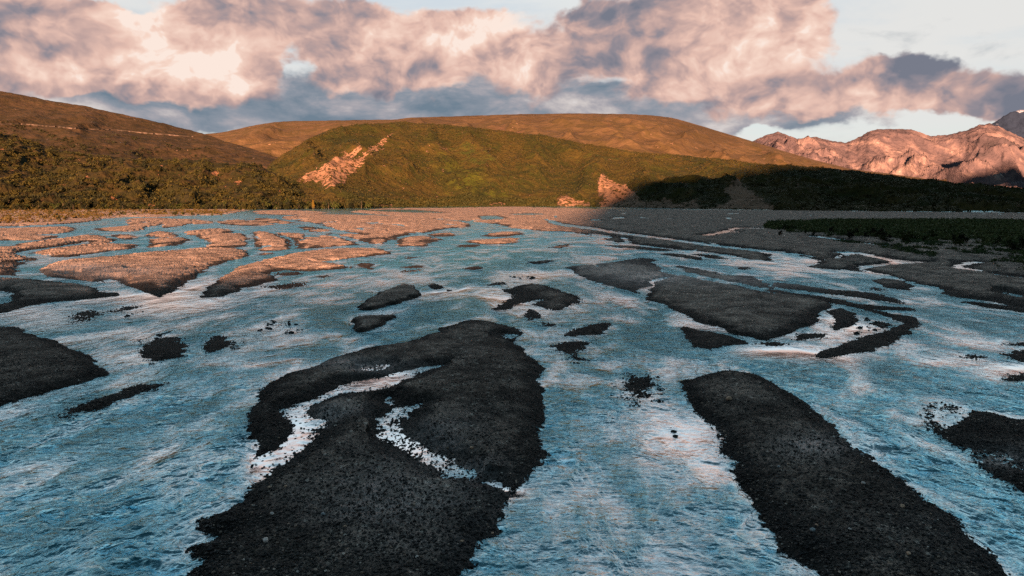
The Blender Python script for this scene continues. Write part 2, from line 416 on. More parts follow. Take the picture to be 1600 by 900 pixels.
def leaf_mat(name, c1, c2, sc=0.2):
    m, t, b = new_mat(name)
    co = t.n.new('ShaderNodeNewGeometry').outputs['Position']
    n = t.noise(co, sc, 3, 0.6)
    rnd = t.n.new('ShaderNodeObjectInfo').outputs['Random']
    f = t.ss(t.m('ADD', n, t.m('MULTIPLY_ADD', rnd, 0.3, -0.15)), 0.35, 0.65)
    t.put(b.inputs['Base Color'], t.mix(f, tuple(q * .34 for q in c1), tuple(q * .34 for q in c2)))
    b.inputs['Roughness'].default_value = 0.8; b.inputs['Specular IOR Level'].default_value = 0.15
    return m
M_leaf_olive = leaf_mat('olive_leaves', (0.036, 0.046, 0.010), (0.085, 0.078, 0.014), 0.05)
M_leaf_dark = leaf_mat('dark_leaves', (0.014, 0.022, 0.007), (0.035, 0.040, 0.012), 0.08)
M_leaf_green = leaf_mat('green_leaves', (0.045, 0.070, 0.012), (0.075, 0.095, 0.018), 0.08)
M_leaf_yellow = leaf_mat('yellow_leaves', (0.26, 0.17, 0.012), (0.34, 0.22, 0.02), 0.3)
M_leaf_scrub = leaf_mat('scrub_leaves', (0.026, 0.038, 0.008), (0.080, 0.068, 0.015), 0.012)
M_leaf_willow = leaf_mat('willow_leaves', (0.08, 0.15, 0.05), (0.17, 0.21, 0.07), 0.08)
M_grass = leaf_mat('dry_grass', (0.13, 0.085, 0.022), (0.085, 0.085, 0.02), 0.05)
M_bark, t, b = new_mat('bark')
t.put(b.inputs['Base Color'], (0.10, 0.075, 0.05)); b.inputs['Roughness'].default_value = 0.9

# ------------------------------------------------------------------ riverbed with gravel bars
# bars: (polygon in photograph pixels, top height m, bank width m);   channels likewise with depth
BARS = [
 # big island in the foreground
 ([(740,501),(715,504),(692,513),(685,520),(660,527),(640,534),(600,540),(560,549),(520,560),(480,577),(440,588),(415,600),(403,612),(401,635),(394,645),(388,665),(394,685),(402,700),(398,718),(400,735),(392,750),(383,765),(380,782),(352,798),(320,810),(311,826),(318,833),(342,838),(338,845),(310,850),(296,858),(300,868),(318,880),(296,892),(290,915),(270,980),(240,1080),(560,1080),(660,985),(700,925),(722,895),(740,878),(758,852),(770,825),(783,803),(785,788),(799,771),(808,766),(830,745),(848,715),(851,680),(848,640),(845,600),(847,575),(835,560),(820,548),(803,535),(812,525),(815,519),(800,512),(770,503)], .34, .7),
 ([(560,482),(562,476),(580,466),(615,451),(637,448),(652,454),(659,461),(625,474),(585,484),(565,485)], .55, .5),
 ([(551,499),(575,497),(595,496),(615,494),(610,500),(595,510),(580,516),(556,520),(551,507)], .45, .4),
 ([(669,446),(682,443),(692,447),(685,452),(672,450)], .25, .5), ([(695,454),(702,452),(707,455),(700,456)], .12, .6),
 ([(-200,500),(0,512),(22,510),(31,519),(75,529),(110,545),(140,557),(162,580),(160,586),(125,599),(62,617),(0,634),(-80,655),(-260,660)], .34, .8),
 ([(266,599),(237,600),(207,605),(160,622),(125,632),(100,645),(85,656),(100,656),(125,647),(160,639),(190,627),(225,615),(250,605)], .13, .7),
 ([(217,547),(235,535),(250,529),(275,527),(291,547),(287,554),(265,562),(245,566),(232,559)], .14, .9),
 ([(200,540),(215,530),(240,522),(262,516),(262,524),(235,532),(212,545)], .03, 2.0),
 ([(319,546),(322,532),(332,526),(347,524),(357,535),(357,541),(340,547),(321,551)], .15, .8),
 ([(355,533),(368,540),(370,544),(357,540)], .05, .8),
 ([(115,497),(125,490),(142,486),(160,487),(152,493),(140,497),(125,502)], .07, 1.2),
 ([(177,487),(192,481),(212,477),(214,481),(190,486)], .07, 1.2), ([(180,496),(215,488),(212,495),(190,499)], .02, 2.0),
 ([(402,507),(428,500),(458,505),(462,515),(450,520),(430,510),(412,520)], .035, 2.0), ([(440,519),(455,514),(462,521),(450,524)], .05, 1.5),
 ([(422,447),(450,442),(482,440),(470,447),(437,452)], .08, 1.5),
 # left, middle distance
 ([(-300,425),(0,435),(37,436),(100,442),(140,447),(162,457),(185,459),(180,463),(150,466),(125,469),(75,473),(45,478),(17,485),(0,489),(-300,520)], .45, 1.5),
 ([(62,422),(82,412),(120,407),(160,404),(215,397),(250,394),(325,389),(375,389),(390,396),(375,404),(350,410),(320,421),(307,432),(287,445),(270,455),(250,464),(242,462),(225,454),(195,445),(160,441),(125,438),(87,434),(70,429)], .8, 2.0),
 ([(312,465),(317,457),(350,432),(375,417),(400,410),(432,402),(462,396),(500,391),(550,389),(590,389),(612,396),(575,401),(537,405),(510,409),(540,415),(555,419),(525,421),(475,424),(445,422),(420,427),(436,437),(420,441),(400,448),(375,450),(372,456),(360,460),(345,464)], .6, 1.8),
 ([(432,427),(452,425),(475,427),(455,430),(438,430)], .12, 1.5),
 ([(225,391),(237,382),(227,367),(250,361),(270,364),(282,370),(297,375),(282,382),(250,390)], .6, 3),
 ([(285,364),(300,360),(350,357),(382,367),(390,376),(382,385),(362,387),(320,386),(330,379),(305,369)], .6, 3),
 ([(-400,383),(0,387),(25,382),(62,376),(100,372),(135,367),(160,369),(182,376),(175,381),(212,382),(207,389),(175,392),(140,397),(107,402),(82,401),(62,397),(32,395),(25,397),(57,405),(40,410),(27,416),(22,430),(0,430),(-300,424)], .6, 3),
 ([(-400,358),(0,357),(50,355),(112,355),(117,360),(100,364),(62,368),(95,369),(62,375),(0,376),(-400,380)], .5, 3),
 ([(147,357),(200,352),(195,342),(250,341),(325,344),(332,349),(300,351),(262,356),(225,360),(205,362),(160,361)], .5, 4),
 ([(177,367),(195,366),(217,370),(217,375),(200,375),(180,371)], .4, 3),
 ([(400,329),(475,329),(512,332),(500,335),(450,336),(400,334)], .5, 6),
 ([(442,339),(475,336),(575,336),(650,340),(725,347),(735,354),(700,357),(662,364),(625,369),(612,375),(575,369),(555,364),(535,361),(500,351),(482,347),(450,344)], .6, 4),
 ([(400,341),(430,342),(460,348),(440,350),(405,346)], .3, 4), ([(340,345),(385,343),(430,350),(400,353),(350,351)], .3, 4),
 ([(467,355),(482,354),(505,357),(522,362),(510,367),(482,361)], .4, 3),
 ([(427,364),(475,365),(525,370),(545,376),(557,382),(525,385),(500,387),(467,389),(462,382),(460,374)], .6, 3),
 ([(396,360),(430,366),(452,376),(457,384),(450,390),(425,392),(405,392),(398,378)], .6, 3),
 ([(406,396),(425,395),(420,399),(408,399)], .2, 2),
 ([(527,367),(560,366),(595,371),(607,376),(592,383),(575,379),(550,372)], .5, 3),
 ([(622,375),(640,370),(675,370),(692,375),(670,380),(667,385),(640,385),(624,385)], .5, 3),
 ([(667,367),(687,364),(707,364),(710,369),(687,370)], .35, 3),
 ([(751,369),(767,364),(800,362),(818,366),(785,370)], .4, 3),
 ([(725,377),(750,375),(800,372),(828,377),(805,381),(775,382),(745,381)], .4, 3), ([(720,383),(747,382),(744,386),(724,386)], .2, 3),
 ([(635,402),(642,400),(648,402),(642,405)], .2, 1.5), ([(627,418),(645,415),(661,416),(650,419)], .12, 1.5), ([(628,424),(650,422),(640,425)], .06, 1.5),
 ([(555,414),(570,411),(582,413),(578,417),(586,422),(570,419)], .2, 1.5), ([(495,432),(510,431),(508,435)], .1, 1.5),
 ([(727,420),(745,416),(757,418),(740,422)], .2, 1.2),
 # far flats joining the right bank
 ([(547,331),(600,326),(700,325),(800,323),(880,325),(950,327),(1200,329),(1600,333),(2400,335),(2600,560),(1900,520),(1700,500),(1600,482),(1550,472),(1507,466),(1482,462),(1470,452),(1450,446),(1425,441),(1400,432),(1375,427),(1340,424),(1300,421),(1262,417),(1200,408),(1170,405),(1145,399),(1087,392),(1060,390),(987,381),(965,379),(940,372),(907,365),(885,362),(850,361),(800,356),(775,350),(725,345),(650,340.5),(600,336)], .7, 4),
 ([(-500,326),(100,327),(377,327.5),(375,331),(345,336),(275,337.5),(250,339),(205,340),(160,342),(150,347),(80,351),(50,352),(0,354),(-500,356)], .7, 3),
 ([(1502,472),(1550,475),(1700,500),(1700,512),(1600,489),(1540,480)], .25, 1.0),
 # right side islands
 ([(871,419),(912,415),(950,411),(1000,404),(1025,406),(1015,410),(1037,420),(1030,424),(1055,431),(1020,437),(1015,446),(997,452),(1000,459),(985,455),(950,446),(925,439),(895,425),(887,421)], .4, 1.2),
 ([(1009,466),(1017,457),(1017,447),(1037,437),(1062,431),(1085,435),(1100,440),(1150,447),(1200,459),(1250,465),(1300,474),(1292,482),(1277,490),(1280,502),(1260,512),(1240,520),(1200,531),(1157,525),(1125,512),(1087,502),(1072,492),(1057,484),(1025,472)], .45, 1.0),
 ([(1050,414),(1100,421),(1132,430),(1175,432),(1190,440),(1205,452),(1150,441),(1112,434),(1075,425)], .2, 1.0),
 ([(1205,442),(1225,442),(1300,452),(1355,457),(1395,465),(1412,474),(1375,470),(1340,465),(1275,457),(1212,449)], .14, 1.0),
 ([(1200,452),(1237,457),(1300,466),(1340,475),(1395,479),(1425,481),(1431,486),(1375,484),(1325,478),(1262,467),(1205,457)], .15, 1.0),
 ([(1318,476),(1375,487),(1395,491),(1430,495),(1434,510),(1417,522),(1400,531),(1375,544),(1330,551),(1295,560),(1277,559),(1282,549),(1325,535),(1375,520),(1405,509),(1392,497),(1350,485)], .22, .8),
 ([(1296,485),(1312,482),(1335,490),(1344,501),(1325,510),(1307,517),(1300,515),(1301,502),(1295,492)], .22, .7),
 ([(1367,504),(1385,505),(1391,510),(1377,515)], .1, .8), ([(1257,522),(1290,522),(1282,527),(1260,530),(1242,531)], .1, .8),
 ([(1340,500),(1375,498),(1372,510),(1330,528),(1310,530),(1345,512)], .015, 2.0),
 ([(1069,511),(1087,515),(1125,522),(1157,531),(1160,535),(1137,541),(1107,545),(1082,540),(1071,529)], .25, .7),
 ([(1177,537),(1205,534),(1227,537),(1212,541)], .1, .8),
 ([(782,455),(800,450),(825,444),(850,446),(875,454),(905,466),(910,474),(895,475),(872,485),(850,482),(836,476),(846,468),(815,472),(800,480),(785,484),(767,482),(790,474),(802,462)], .2, 1.2),
 ([(822,485),(832,484),(845,495),(832,502),(820,490)], .12, .8), ([(843,503),(866,507),(868,511),(848,508)], .06, .8),
 ([(882,525),(900,515),(920,507),(945,505),(952,510),(935,520),(907,525)], .15, .9),
 ([(866,536),(907,534),(920,537),(900,550),(912,562),(900,567),(885,555),(870,546)], .12, 1.0),
 ([(822,410),(845,407),(867,407),(845,413)], .25, 1.2), ([(857,386),(892,381),(875,388)], .3, 1.5),
 ([(942,383),(987,384),(1055,391),(1030,392),(970,387)], .2, 1.5), ([(1027,396),(1062,397),(1087,401),(1102,407),(1075,404)], .2, 1.2),
 ([(1080,397),(1112,399),(1140,405),(1115,404)], .2, 1.2), ([(1150,417),(1175,418),(1165,422)], .15, 1.0),
 ([(1366,439),(1375,435),(1407,439),(1427,446),(1422,454),(1387,450)], .25, 1.0), ([(1360,449),(1385,453),(1370,453)], .12, 1.0),
 ([(760,446),(775,442),(787,441),(787,445)], .12, 1.2), ([(790,434),(840,430),(830,436)], .02, 1.5),
 # foreground right
 ([(1062,607),(1065,597),(1082,592),(1112,584),(1137,581),(1182,587),(1200,594),(1225,607),(1250,622),(1275,645),(1307,670),(1325,687),(1340,700),(1375,725),(1405,750),(1435,775),(1470,800),(1495,817),(1525,847),(1560,880),(1575,900),(1640,990),(1720,1080),(1400,1080),(1330,990),(1275,900),(1250,875),(1215,855),(1200,828),(1177,795),(1165,767),(1150,747),(1146,722),(1122,712),(1122,687),(1117,667),(1092,647),(1068,617)], .36, .8),
 ([(968,609),(975,597),(985,584),(1000,590),(1013,584),(1024,600),(1020,615),(1003,632),(985,622)], .07, .9),
 ([(1045,672),(1062,666),(1072,678),(1062,690),(1048,682)], .02, 1.5),
 ([(1470,677),(1487,670),(1510,647),(1525,642),(1550,645),(1575,650),(1600,655),(1750,640),(1950,700),(1900,960),(1700,840),(1600,772),(1575,760),(1550,742),(1525,722),(1495,700)], .26, .8),
 ([(1446,634),(1460,635),(1453,640),(1455,652),(1474,672),(1468,676),(1449,653)], .08, .5), ([(1460,636),(1488,638),(1486,642),(1465,640)], .03, .8),
 ([(1570,539),(1600,535),(1720,528),(1720,545),(1600,542)], .12, .8),
 ([(1560,554),(1575,551),(1600,547),(1720,545),(1720,575),(1600,566),(1582,562)], .16, .8),
 ([(1569,590),(1575,585),(1600,584),(1700,580),(1700,600),(1600,597),(1575,595)], .12, .8),
 ([(1510,559),(1520,556),(1534,558),(1522,561)], .07, .8),
]
CHAN = [
 ([(691,570),(660,574),(630,582),(600,588),(560,595),(535,602),(524,609),(500,620),(475,628),(450,640),(444,645),(455,660),(459,680),(440,693),(420,705),(402,716),(385,716),(375,750),(392,756),(410,747),(425,734),(442,725),(465,707),(482,695),(503,676),(512,664),(488,652),(476,645),(486,635),(502,626),(532,615),(570,612),(600,605),(640,590),(680,578)], .075, .35),
 ([(605,621),(612,624),(618,634),(630,635),(658,631),(646,638),(638,645),(643,653),(628,660),(620,668),(640,683),(660,695),(682,708),(702,716),(718,732),(743,744),(735,753),(700,752),(690,738),(668,726),(650,716),(630,704),(608,693),(588,682),(585,668),(596,655),(614,642),(608,630)], .042, .5),
 ([(750,753),(768,750),(781,748),(800,763),(809,767),(797,770),(770,759)], .08, .3),
 ([(560,574),(590,569),(612,570),(600,577),(570,579)], -.02, 1.5),
 ([(775,528),(792,522),(806,524),(800,530)], .05, .5),
 ([(-50,458),(8,455),(18,460),(14,472),(0,476),(-50,480)], .15, 1.0), ([(102,428),(116,428),(113,431)], .1, .8),
 ([(30,393),(60,389),(100,384),(138,377),(142,380),(105,387),(70,391),(45,396)], .25, 1.5), ([(160,440),(175,436),(190,443),(175,444)], .1, .8),
 # thin streams across the right bank
 ([(858,344),(885,350),(932,356),(950,360),(990,365),(1050,373),(1125,383.5),(1200,391.5),(1225,394),(1265,403),(1281,409),(1268,416),(1240,416),(1205,413),(1202,397),(1125,388),(1050,377.5),(990,370),(955,365),(925,360),(885,355),(858,348)], .3, 2),
 ([(967,371),(980,372),(986,381),(965,380),(975,377)], .2, 1.5), ([(918,365),(955,368),(952,373),(935,371)], .2, 1.5),
 ([(1304,393.5),(1350,397),(1387,403.5),(1412,407),(1450,409),(1452,412),(1412,414),(1372,417),(1348,421),(1376,427),(1360,426),(1340,421.5),(1342,418),(1370,413),(1395,410),(1350,400.5),(1306,396)], .25, 1.0),
 ([(1306,400),(1316,399),(1311,406),(1307,405)], .2, 1),
 ([(1478,418),(1495,416),(1500,411),(1520,408.5),(1538,410),(1538,413),(1520,412),(1510,415),(1512,420),(1530,422),(1522,426),(1505,421),(1490,420)], .2, .8),
 ([(1545,426),(1560,428),(1592,433),(1620,436),(1600,437),(1560,431)], .15, .6),
 ([(1268,369),(1295,371),(1330,376.5),(1330,378.5),(1292,374),(1270,371.5)], .2, 1), ([(1336,377.5),(1382,383.5),(1382,386),(1340,380)], .2, 1), ([(1390,387),(1417,390.5),(1414,392.5),(1392,389.5)], .2, 1),
 ([(1091,368.5),(1115,364.5),(1135,359.5),(1150,355.5),(1152,357.5),(1140,362),(1156,362),(1120,366.5),(1112,370),(1096,370.5)], .25, 2), ([(1150,356),(1200,356.3),(1200,358),(1150,358)], .2, 2),
 ([(923,343),(938,343),(937,345.5),(925,345.5)], .2, 3), ([(955,341),(970,338.5),(978,342),(960,343)], .2, 3),
 ([(748,338),(775,337),(790,342),(760,343)], .2, 4), ([(560,328.5),(640,327.5),(700,333),(650,333)], .3, 6), ([(800,334),(840,333.5),(850,336),(810,336.5)], .2, 4),
 ([(1562,455),(1575,458),(1600,463),(1600,467),(1570,461)], .1, 1), ([(1500,700),(1514,701),(1562,708),(1600,724),(1660,745),(1660,755),(1600,735),(1555,722),(1520,712)], -.015, .8),
 ([(-400,355.5),(50,353.5),(110,349.5),(160,344),(200,341),(200,343),(165,347),(125,353.5),(60,355.3),(-400,357.5)], .3, 3),
]
# calm, mirror-like patches of water: (x, y, rx, ry, amount)
CALM = [(250,468,130,24,1.),(300,450,50,18,.9),(690,455,50,8,.8),(800,470,80,9,.8),(640,432,70,7,.7),(860,430,60,7,.7),(550,440,80,9,.5),(920,470,70,7,.5),(1060,465,30,20,.8),(1120,640,40,30,.7),(1480,560,60,10,.5),(240,472,110,26,.85),(60,500,120,18,.6),(330,445,60,22,.55),(420,452,60,12,.6),(60,410,60,14,.5),(1240,548,120,17,.95),(1330,515,60,16,.8),(1290,505,25,25,.7),(1090,680,75,45,.75),
        (1120,730,40,50,.5),(870,425,60,10,.6),(840,478,90,12,.7),(730,458,60,8,.8),(610,428,60,9,.6),(700,425,60,7,.5),(1040,448,45,16,.8),(1120,505,70,9,.5),(640,400,40,10,.2),
        (1580,575,60,14,.8),(1480,440,60,12,.3),(860,575,20,26,.5),(790,470,60,12,.5),(240,520,60,8,.5),(400,560,110,14,.4),(210,600,110,14,.3),(430,520,60,20,.45),
        (1520,540,80,10,.4),(1250,425,110,10,.45),(760,360,90,12,.15),(560,590,120,30,1.),(650,690,90,70,1.),(470,680,70,60,.9),(420,725,40,30,.8),(780,760,40,15,1.),(1380,410,220,14,.8),(1120,362,220,10,.8),
        (1180,770,40,70,.45),(1240,870,40,50,.4),(230,545,60,12,.4),(990,570,60,10,.2),(950,380,80,6,.6),(1000,620,50,16,.3)]

def poly_eval(poly, X, Y, px, py, mpx=14, mpy=8):
    """signed world distance (inside positive) for the points near the polygon"""
    sp = smooth_poly(poly, 3)
    lo = sp.min(0); hi = sp.max(0)
    ids = np.nonzero((px > lo[0] - mpx) & (px < hi[0] + mpx) & (py > lo[1] - mpy) & (py < hi[1] + mpy))[0]
    if len(ids) == 0: return ids, None
    wx, wy = to_world(sp[:, 0], sp[:, 1])
    x = X[ids]; y = Y[ids]; ins = np.zeros(len(ids), bool); d2 = np.full(len(ids), 1e18)
    N = len(wx)
    for i in range(N):
        x0, y0, x1, y1 = wx[i], wy[i], wx[(i + 1) % N], wy[(i + 1) % N]
        dx, dy = x1 - x0, y1 - y0; L = dx * dx + dy * dy + 1e-12
        tt = np.clip(((x - x0) * dx + (y - y0) * dy) / L, 0, 1)
        d2 = np.minimum(d2, (x - x0 - tt * dx) ** 2 + (y - y0 - tt * dy) ** 2)
        if y0 != y1:
            ins ^= ((y0 > y) != (y1 > y)) & (x < dx * (y - y0) / dy + x0)
    d = np.sqrt(d2)
    return ids, np.where(ins, d, -d)

def axis(lo, hi, fine, coarse_lo, coarse_hi, cs):
    a = np.arange(lo, hi + .001, fine)
    left = lo - np.cumsum(np.geomspace(fine, cs, 40)); left = left[left > coarse_lo]
    right = hi + np.cumsum(np.geomspace(fine, cs, 40)); right = right[right < coarse_hi]
    return np.concatenate([left[::-1], a, right])
pxs = axis(-20, 1620, 1.3, -1400, 3000, 60)
rows = np.concatenate([np.geomspace(1900, 925, 26), np.arange(922, 420, -1.15), np.arange(420, 350, -0.8), np.arange(350, 322, -0.5), [321, 319, 317, 316, 315]])
PX, PY = np.meshgrid(pxs, rows)
gX, gY = to_world(PX, PY)
X = gX.ravel(); Y = gY.ravel()
# shoreline wander
wsc = np.clip(Y / 45.0, 0.5, 4.0)
WX = X + wsc * (0.30 * fbm(X / 3.1, Y / 3.1, 5, 11, .62)); WY = Y + wsc * (0.30 * fbm(X / 3.1 + 40, Y / 3.1, 5, 21, .62))
wpx = WX / WY * F + 800; wpy = CH * F / WY + HZ
Hh = np.full(len(X), -0.5); owner = np.full(len(X), -1)
spk = np.zeros(len(X))
SHOAL = []
for k, (poly, hm, w) in enumerate(BARS):
    if hm <= .051 and w >= .9:
        SHOAL.append((poly, hm)); continue
    ids, s = poly_eval(poly, WX, WY, wpx, wpy)
    if s is None: continue
    h = np.where(s > 0, hm * (1 - np.exp(-np.maximum(s, 0) / w)), np.maximum(s * hm / w * 0.8, -0.5))
    m = h > Hh[ids]
    Hh[ids[m]] = h[m]; owner[ids[m]] = k
wetf = np.zeros(len(X))
for k, (poly, dp, w) in enumerate(CHAN):
    ids, s = poly_eval(poly, WX, WY, wpx, wpy)
    if s is None: continue
    h = np.where(s > 0, -dp * (1 - np.exp(-np.maximum(s, 0) / w)), np.minimum(-s * 0.22, 5))
    wetf[ids] = np.maximum(wetf[ids], np.clip(1 + s / (1.6 * w + .8), 0, 1))
    Hh[ids] = np.minimum(Hh[ids], h)
land = np.clip(Hh / 0.2, 0, 1)
rel = fbm(X / 14, Y / 14, 3, 31) * .10 + fbm(X / 3.7, Y / 3.7, 3, 35) * .035
rel += np.clip(Y / 300, 0, 1) * fbm(X / 30, Y / 60, 4, 37) * .20
Hb = Hh + rel * land * np.where(Y < 400, 1, 1)
strm = sst(ridged((X + 40 * fbm(X / 90, Y / 160, 2, 3)) / 55, Y / 210, 3, 47), 1.12, 1.34) * np.clip((Y - 170) / 120, 0, 1) * (owner >= 0)
strm2 = sst(ridged((X + 14 * fbm(X / 30, Y / 50, 2, 5)) / 22, Y / 66, 3, 48), 1.22, 1.42) * np.clip((Y - 95) / 50, 0, 1) * np.clip((520 - Y) / 100, 0, 1) * (owner >= 0)
strm = np.maximum(strm, .45 * strm2)
Hb = Hb - strm * 1.2
cob = fbm(X / .20, Y / .30, 2, 51, .6) * .038 + np.abs(pnoise(X / .11, Y / .11, 61)) * .030 + fbm(X / .7, Y / .9, 2, 71) * .012
cob = cob * np.clip((Hh + .30) / .2, 0, 1) * np.clip(1.0 + Y / 120, 1, 2.2)
Z = Hb + cob
Z = np.where(Y > 1500, np.maximum(Z, 0.3), Z)
# damp film, plus darkening that stands for shade on the low near bars
film_shade = np.clip(1.15 - Hh * (1 + .9 * np.clip((Y - 80) / 80, 0, 1)) / .50 + np.clip((Y - 60) / 60, 0, 1) * 1.5 * fbm(X / 11, Y / 24, 4, 41), 0, 1)
film_shade = np.clip(film_shade + strm, 0, 1)
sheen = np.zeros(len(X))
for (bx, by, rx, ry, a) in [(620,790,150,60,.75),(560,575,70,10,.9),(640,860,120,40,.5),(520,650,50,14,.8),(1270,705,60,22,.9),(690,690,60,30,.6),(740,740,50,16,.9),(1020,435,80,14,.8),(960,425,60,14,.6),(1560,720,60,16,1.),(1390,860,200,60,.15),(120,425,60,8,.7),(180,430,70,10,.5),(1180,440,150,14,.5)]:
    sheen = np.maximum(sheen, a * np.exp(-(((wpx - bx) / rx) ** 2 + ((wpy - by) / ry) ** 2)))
film_shade = np.maximum(film_shade, wetf * .9)
film_shade = film_shade * (1 - .35 * np.clip((Y - 150) / 300, 0, 1))
V = np.stack([X, Y, Z], -1)
FC = grid_faces(len(rows), len(pxs))
fo = owner[FC].max(1)
dry = Z[FC].max(1) > -0.06
fo = np.where(dry, fo, -1)
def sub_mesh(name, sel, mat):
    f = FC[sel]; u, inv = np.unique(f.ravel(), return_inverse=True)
    return mesh_np(name, V[u], inv.reshape(-1, 4), mat, {'wet': film_shade[u], 'film_shade': sheen[u]})
BARLAB = {0: 'large dark wet gravel island with two pools in the foreground', 5: 'dark gravel bar at the left edge of the foreground',
          72: 'long dark gravel bar in the right foreground'}
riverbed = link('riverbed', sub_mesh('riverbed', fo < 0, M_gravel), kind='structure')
for k in range(len(BARS)):
    sel = fo == k
    if sel.sum() < 3: continue
    nm = 'gravel_flats' if BARS[k][1] == .7 else 'gravel_bar'
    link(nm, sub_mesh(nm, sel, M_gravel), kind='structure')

def ground_z(x, y):
    """nearest height of the gravel sheet"""
    px = x / y * F + 800; py = CH * F / y + HZ
    j = np.clip(np.searchsorted(pxs, px), 0, len(pxs) - 1)
    i = np.clip(len(rows) - np.searchsorted(rows[::-1], py), 0, len(rows) - 1)
    q = i * len(pxs) + j
    return Z[q], Hh[q], owner[q]

# the sheet that carries on to the horizon
gs = 60000.0
gv = np.array([(-gs, -3000, -3.0), (gs, -3000, -3.0), (gs, gs, -3.0), (-gs, gs, -3.0)])
link('ground', mesh_np('ground', gv, np.array([[0, 1, 2, 3]]), M_gravel, {'wet': np.zeros(4)}), kind='structure')

# water surface
wpxs = axis(-20, 1620, 1.7, -1400, 3000, 70); wrows = np.concatenate([np.geomspace(1900, 925, 40), np.arange(923, 440, -1.25), np.arange(439, 400, -2.0), np.arange(399, 323, -1.5), [321, 318]])
QX, QY = np.meshgrid(wpxs, wrows); wX, wY = to_world(QX, QY)
n_w = fbm(wX / 9, wY / 22, 3, 91) ; n_w2 = fbm(wX / 9 + 30, wY / 22, 3, 95)
qx = QX + n_w * 45; qy = QY + n_w2 * 12
cal = np.zeros_like(QX)
for (bx, by, rx, ry, a) in CALM:
    cal = np.maximum(cal, min(1.0, a * 1.15) * np.exp(-(((qx - bx) / rx) ** 2 + ((qy - by) / ry) ** 2)))
cell = wY ** 2 / (CH * F) * 1.25
wav = np.zeros_like(wX)
dX = wX + .35 * fbm(wX / 2.5, wY / 2.5, 2, 301); dY = wY + .35 * fbm(wX / 2.5 + 9, wY / 2.5, 2, 303)
for (lam, am, sd_w) in [(2.0, .090, 311), (.95, .085, 312), (.48, .034, 313), (.24, .014, 314)]:
    n_ = pnoise(dX / (lam * 1.15), dY / (lam * .92), sd_w)
    wav += am * (0.45 - np.abs(n_) * 1.3 + n_ * .5) * np.clip(1.6 - cell / (lam * .22), 0, 1)
rapid = np.clip(.75 + 1.1 * fbm(wX / 7, wY / 12, 3, 321), .25, 1.5) * np.clip(1.05 - cal, 0, 1)
wav *= rapid
wv_ = np.stack([wX.ravel(), wY.ravel(), wav.ravel()], -1)
link('water', mesh_np('water', wv_, grid_faces(len(wrows), len(wpxs)), M_water, {'calm': cal.ravel()}), kind='structure')

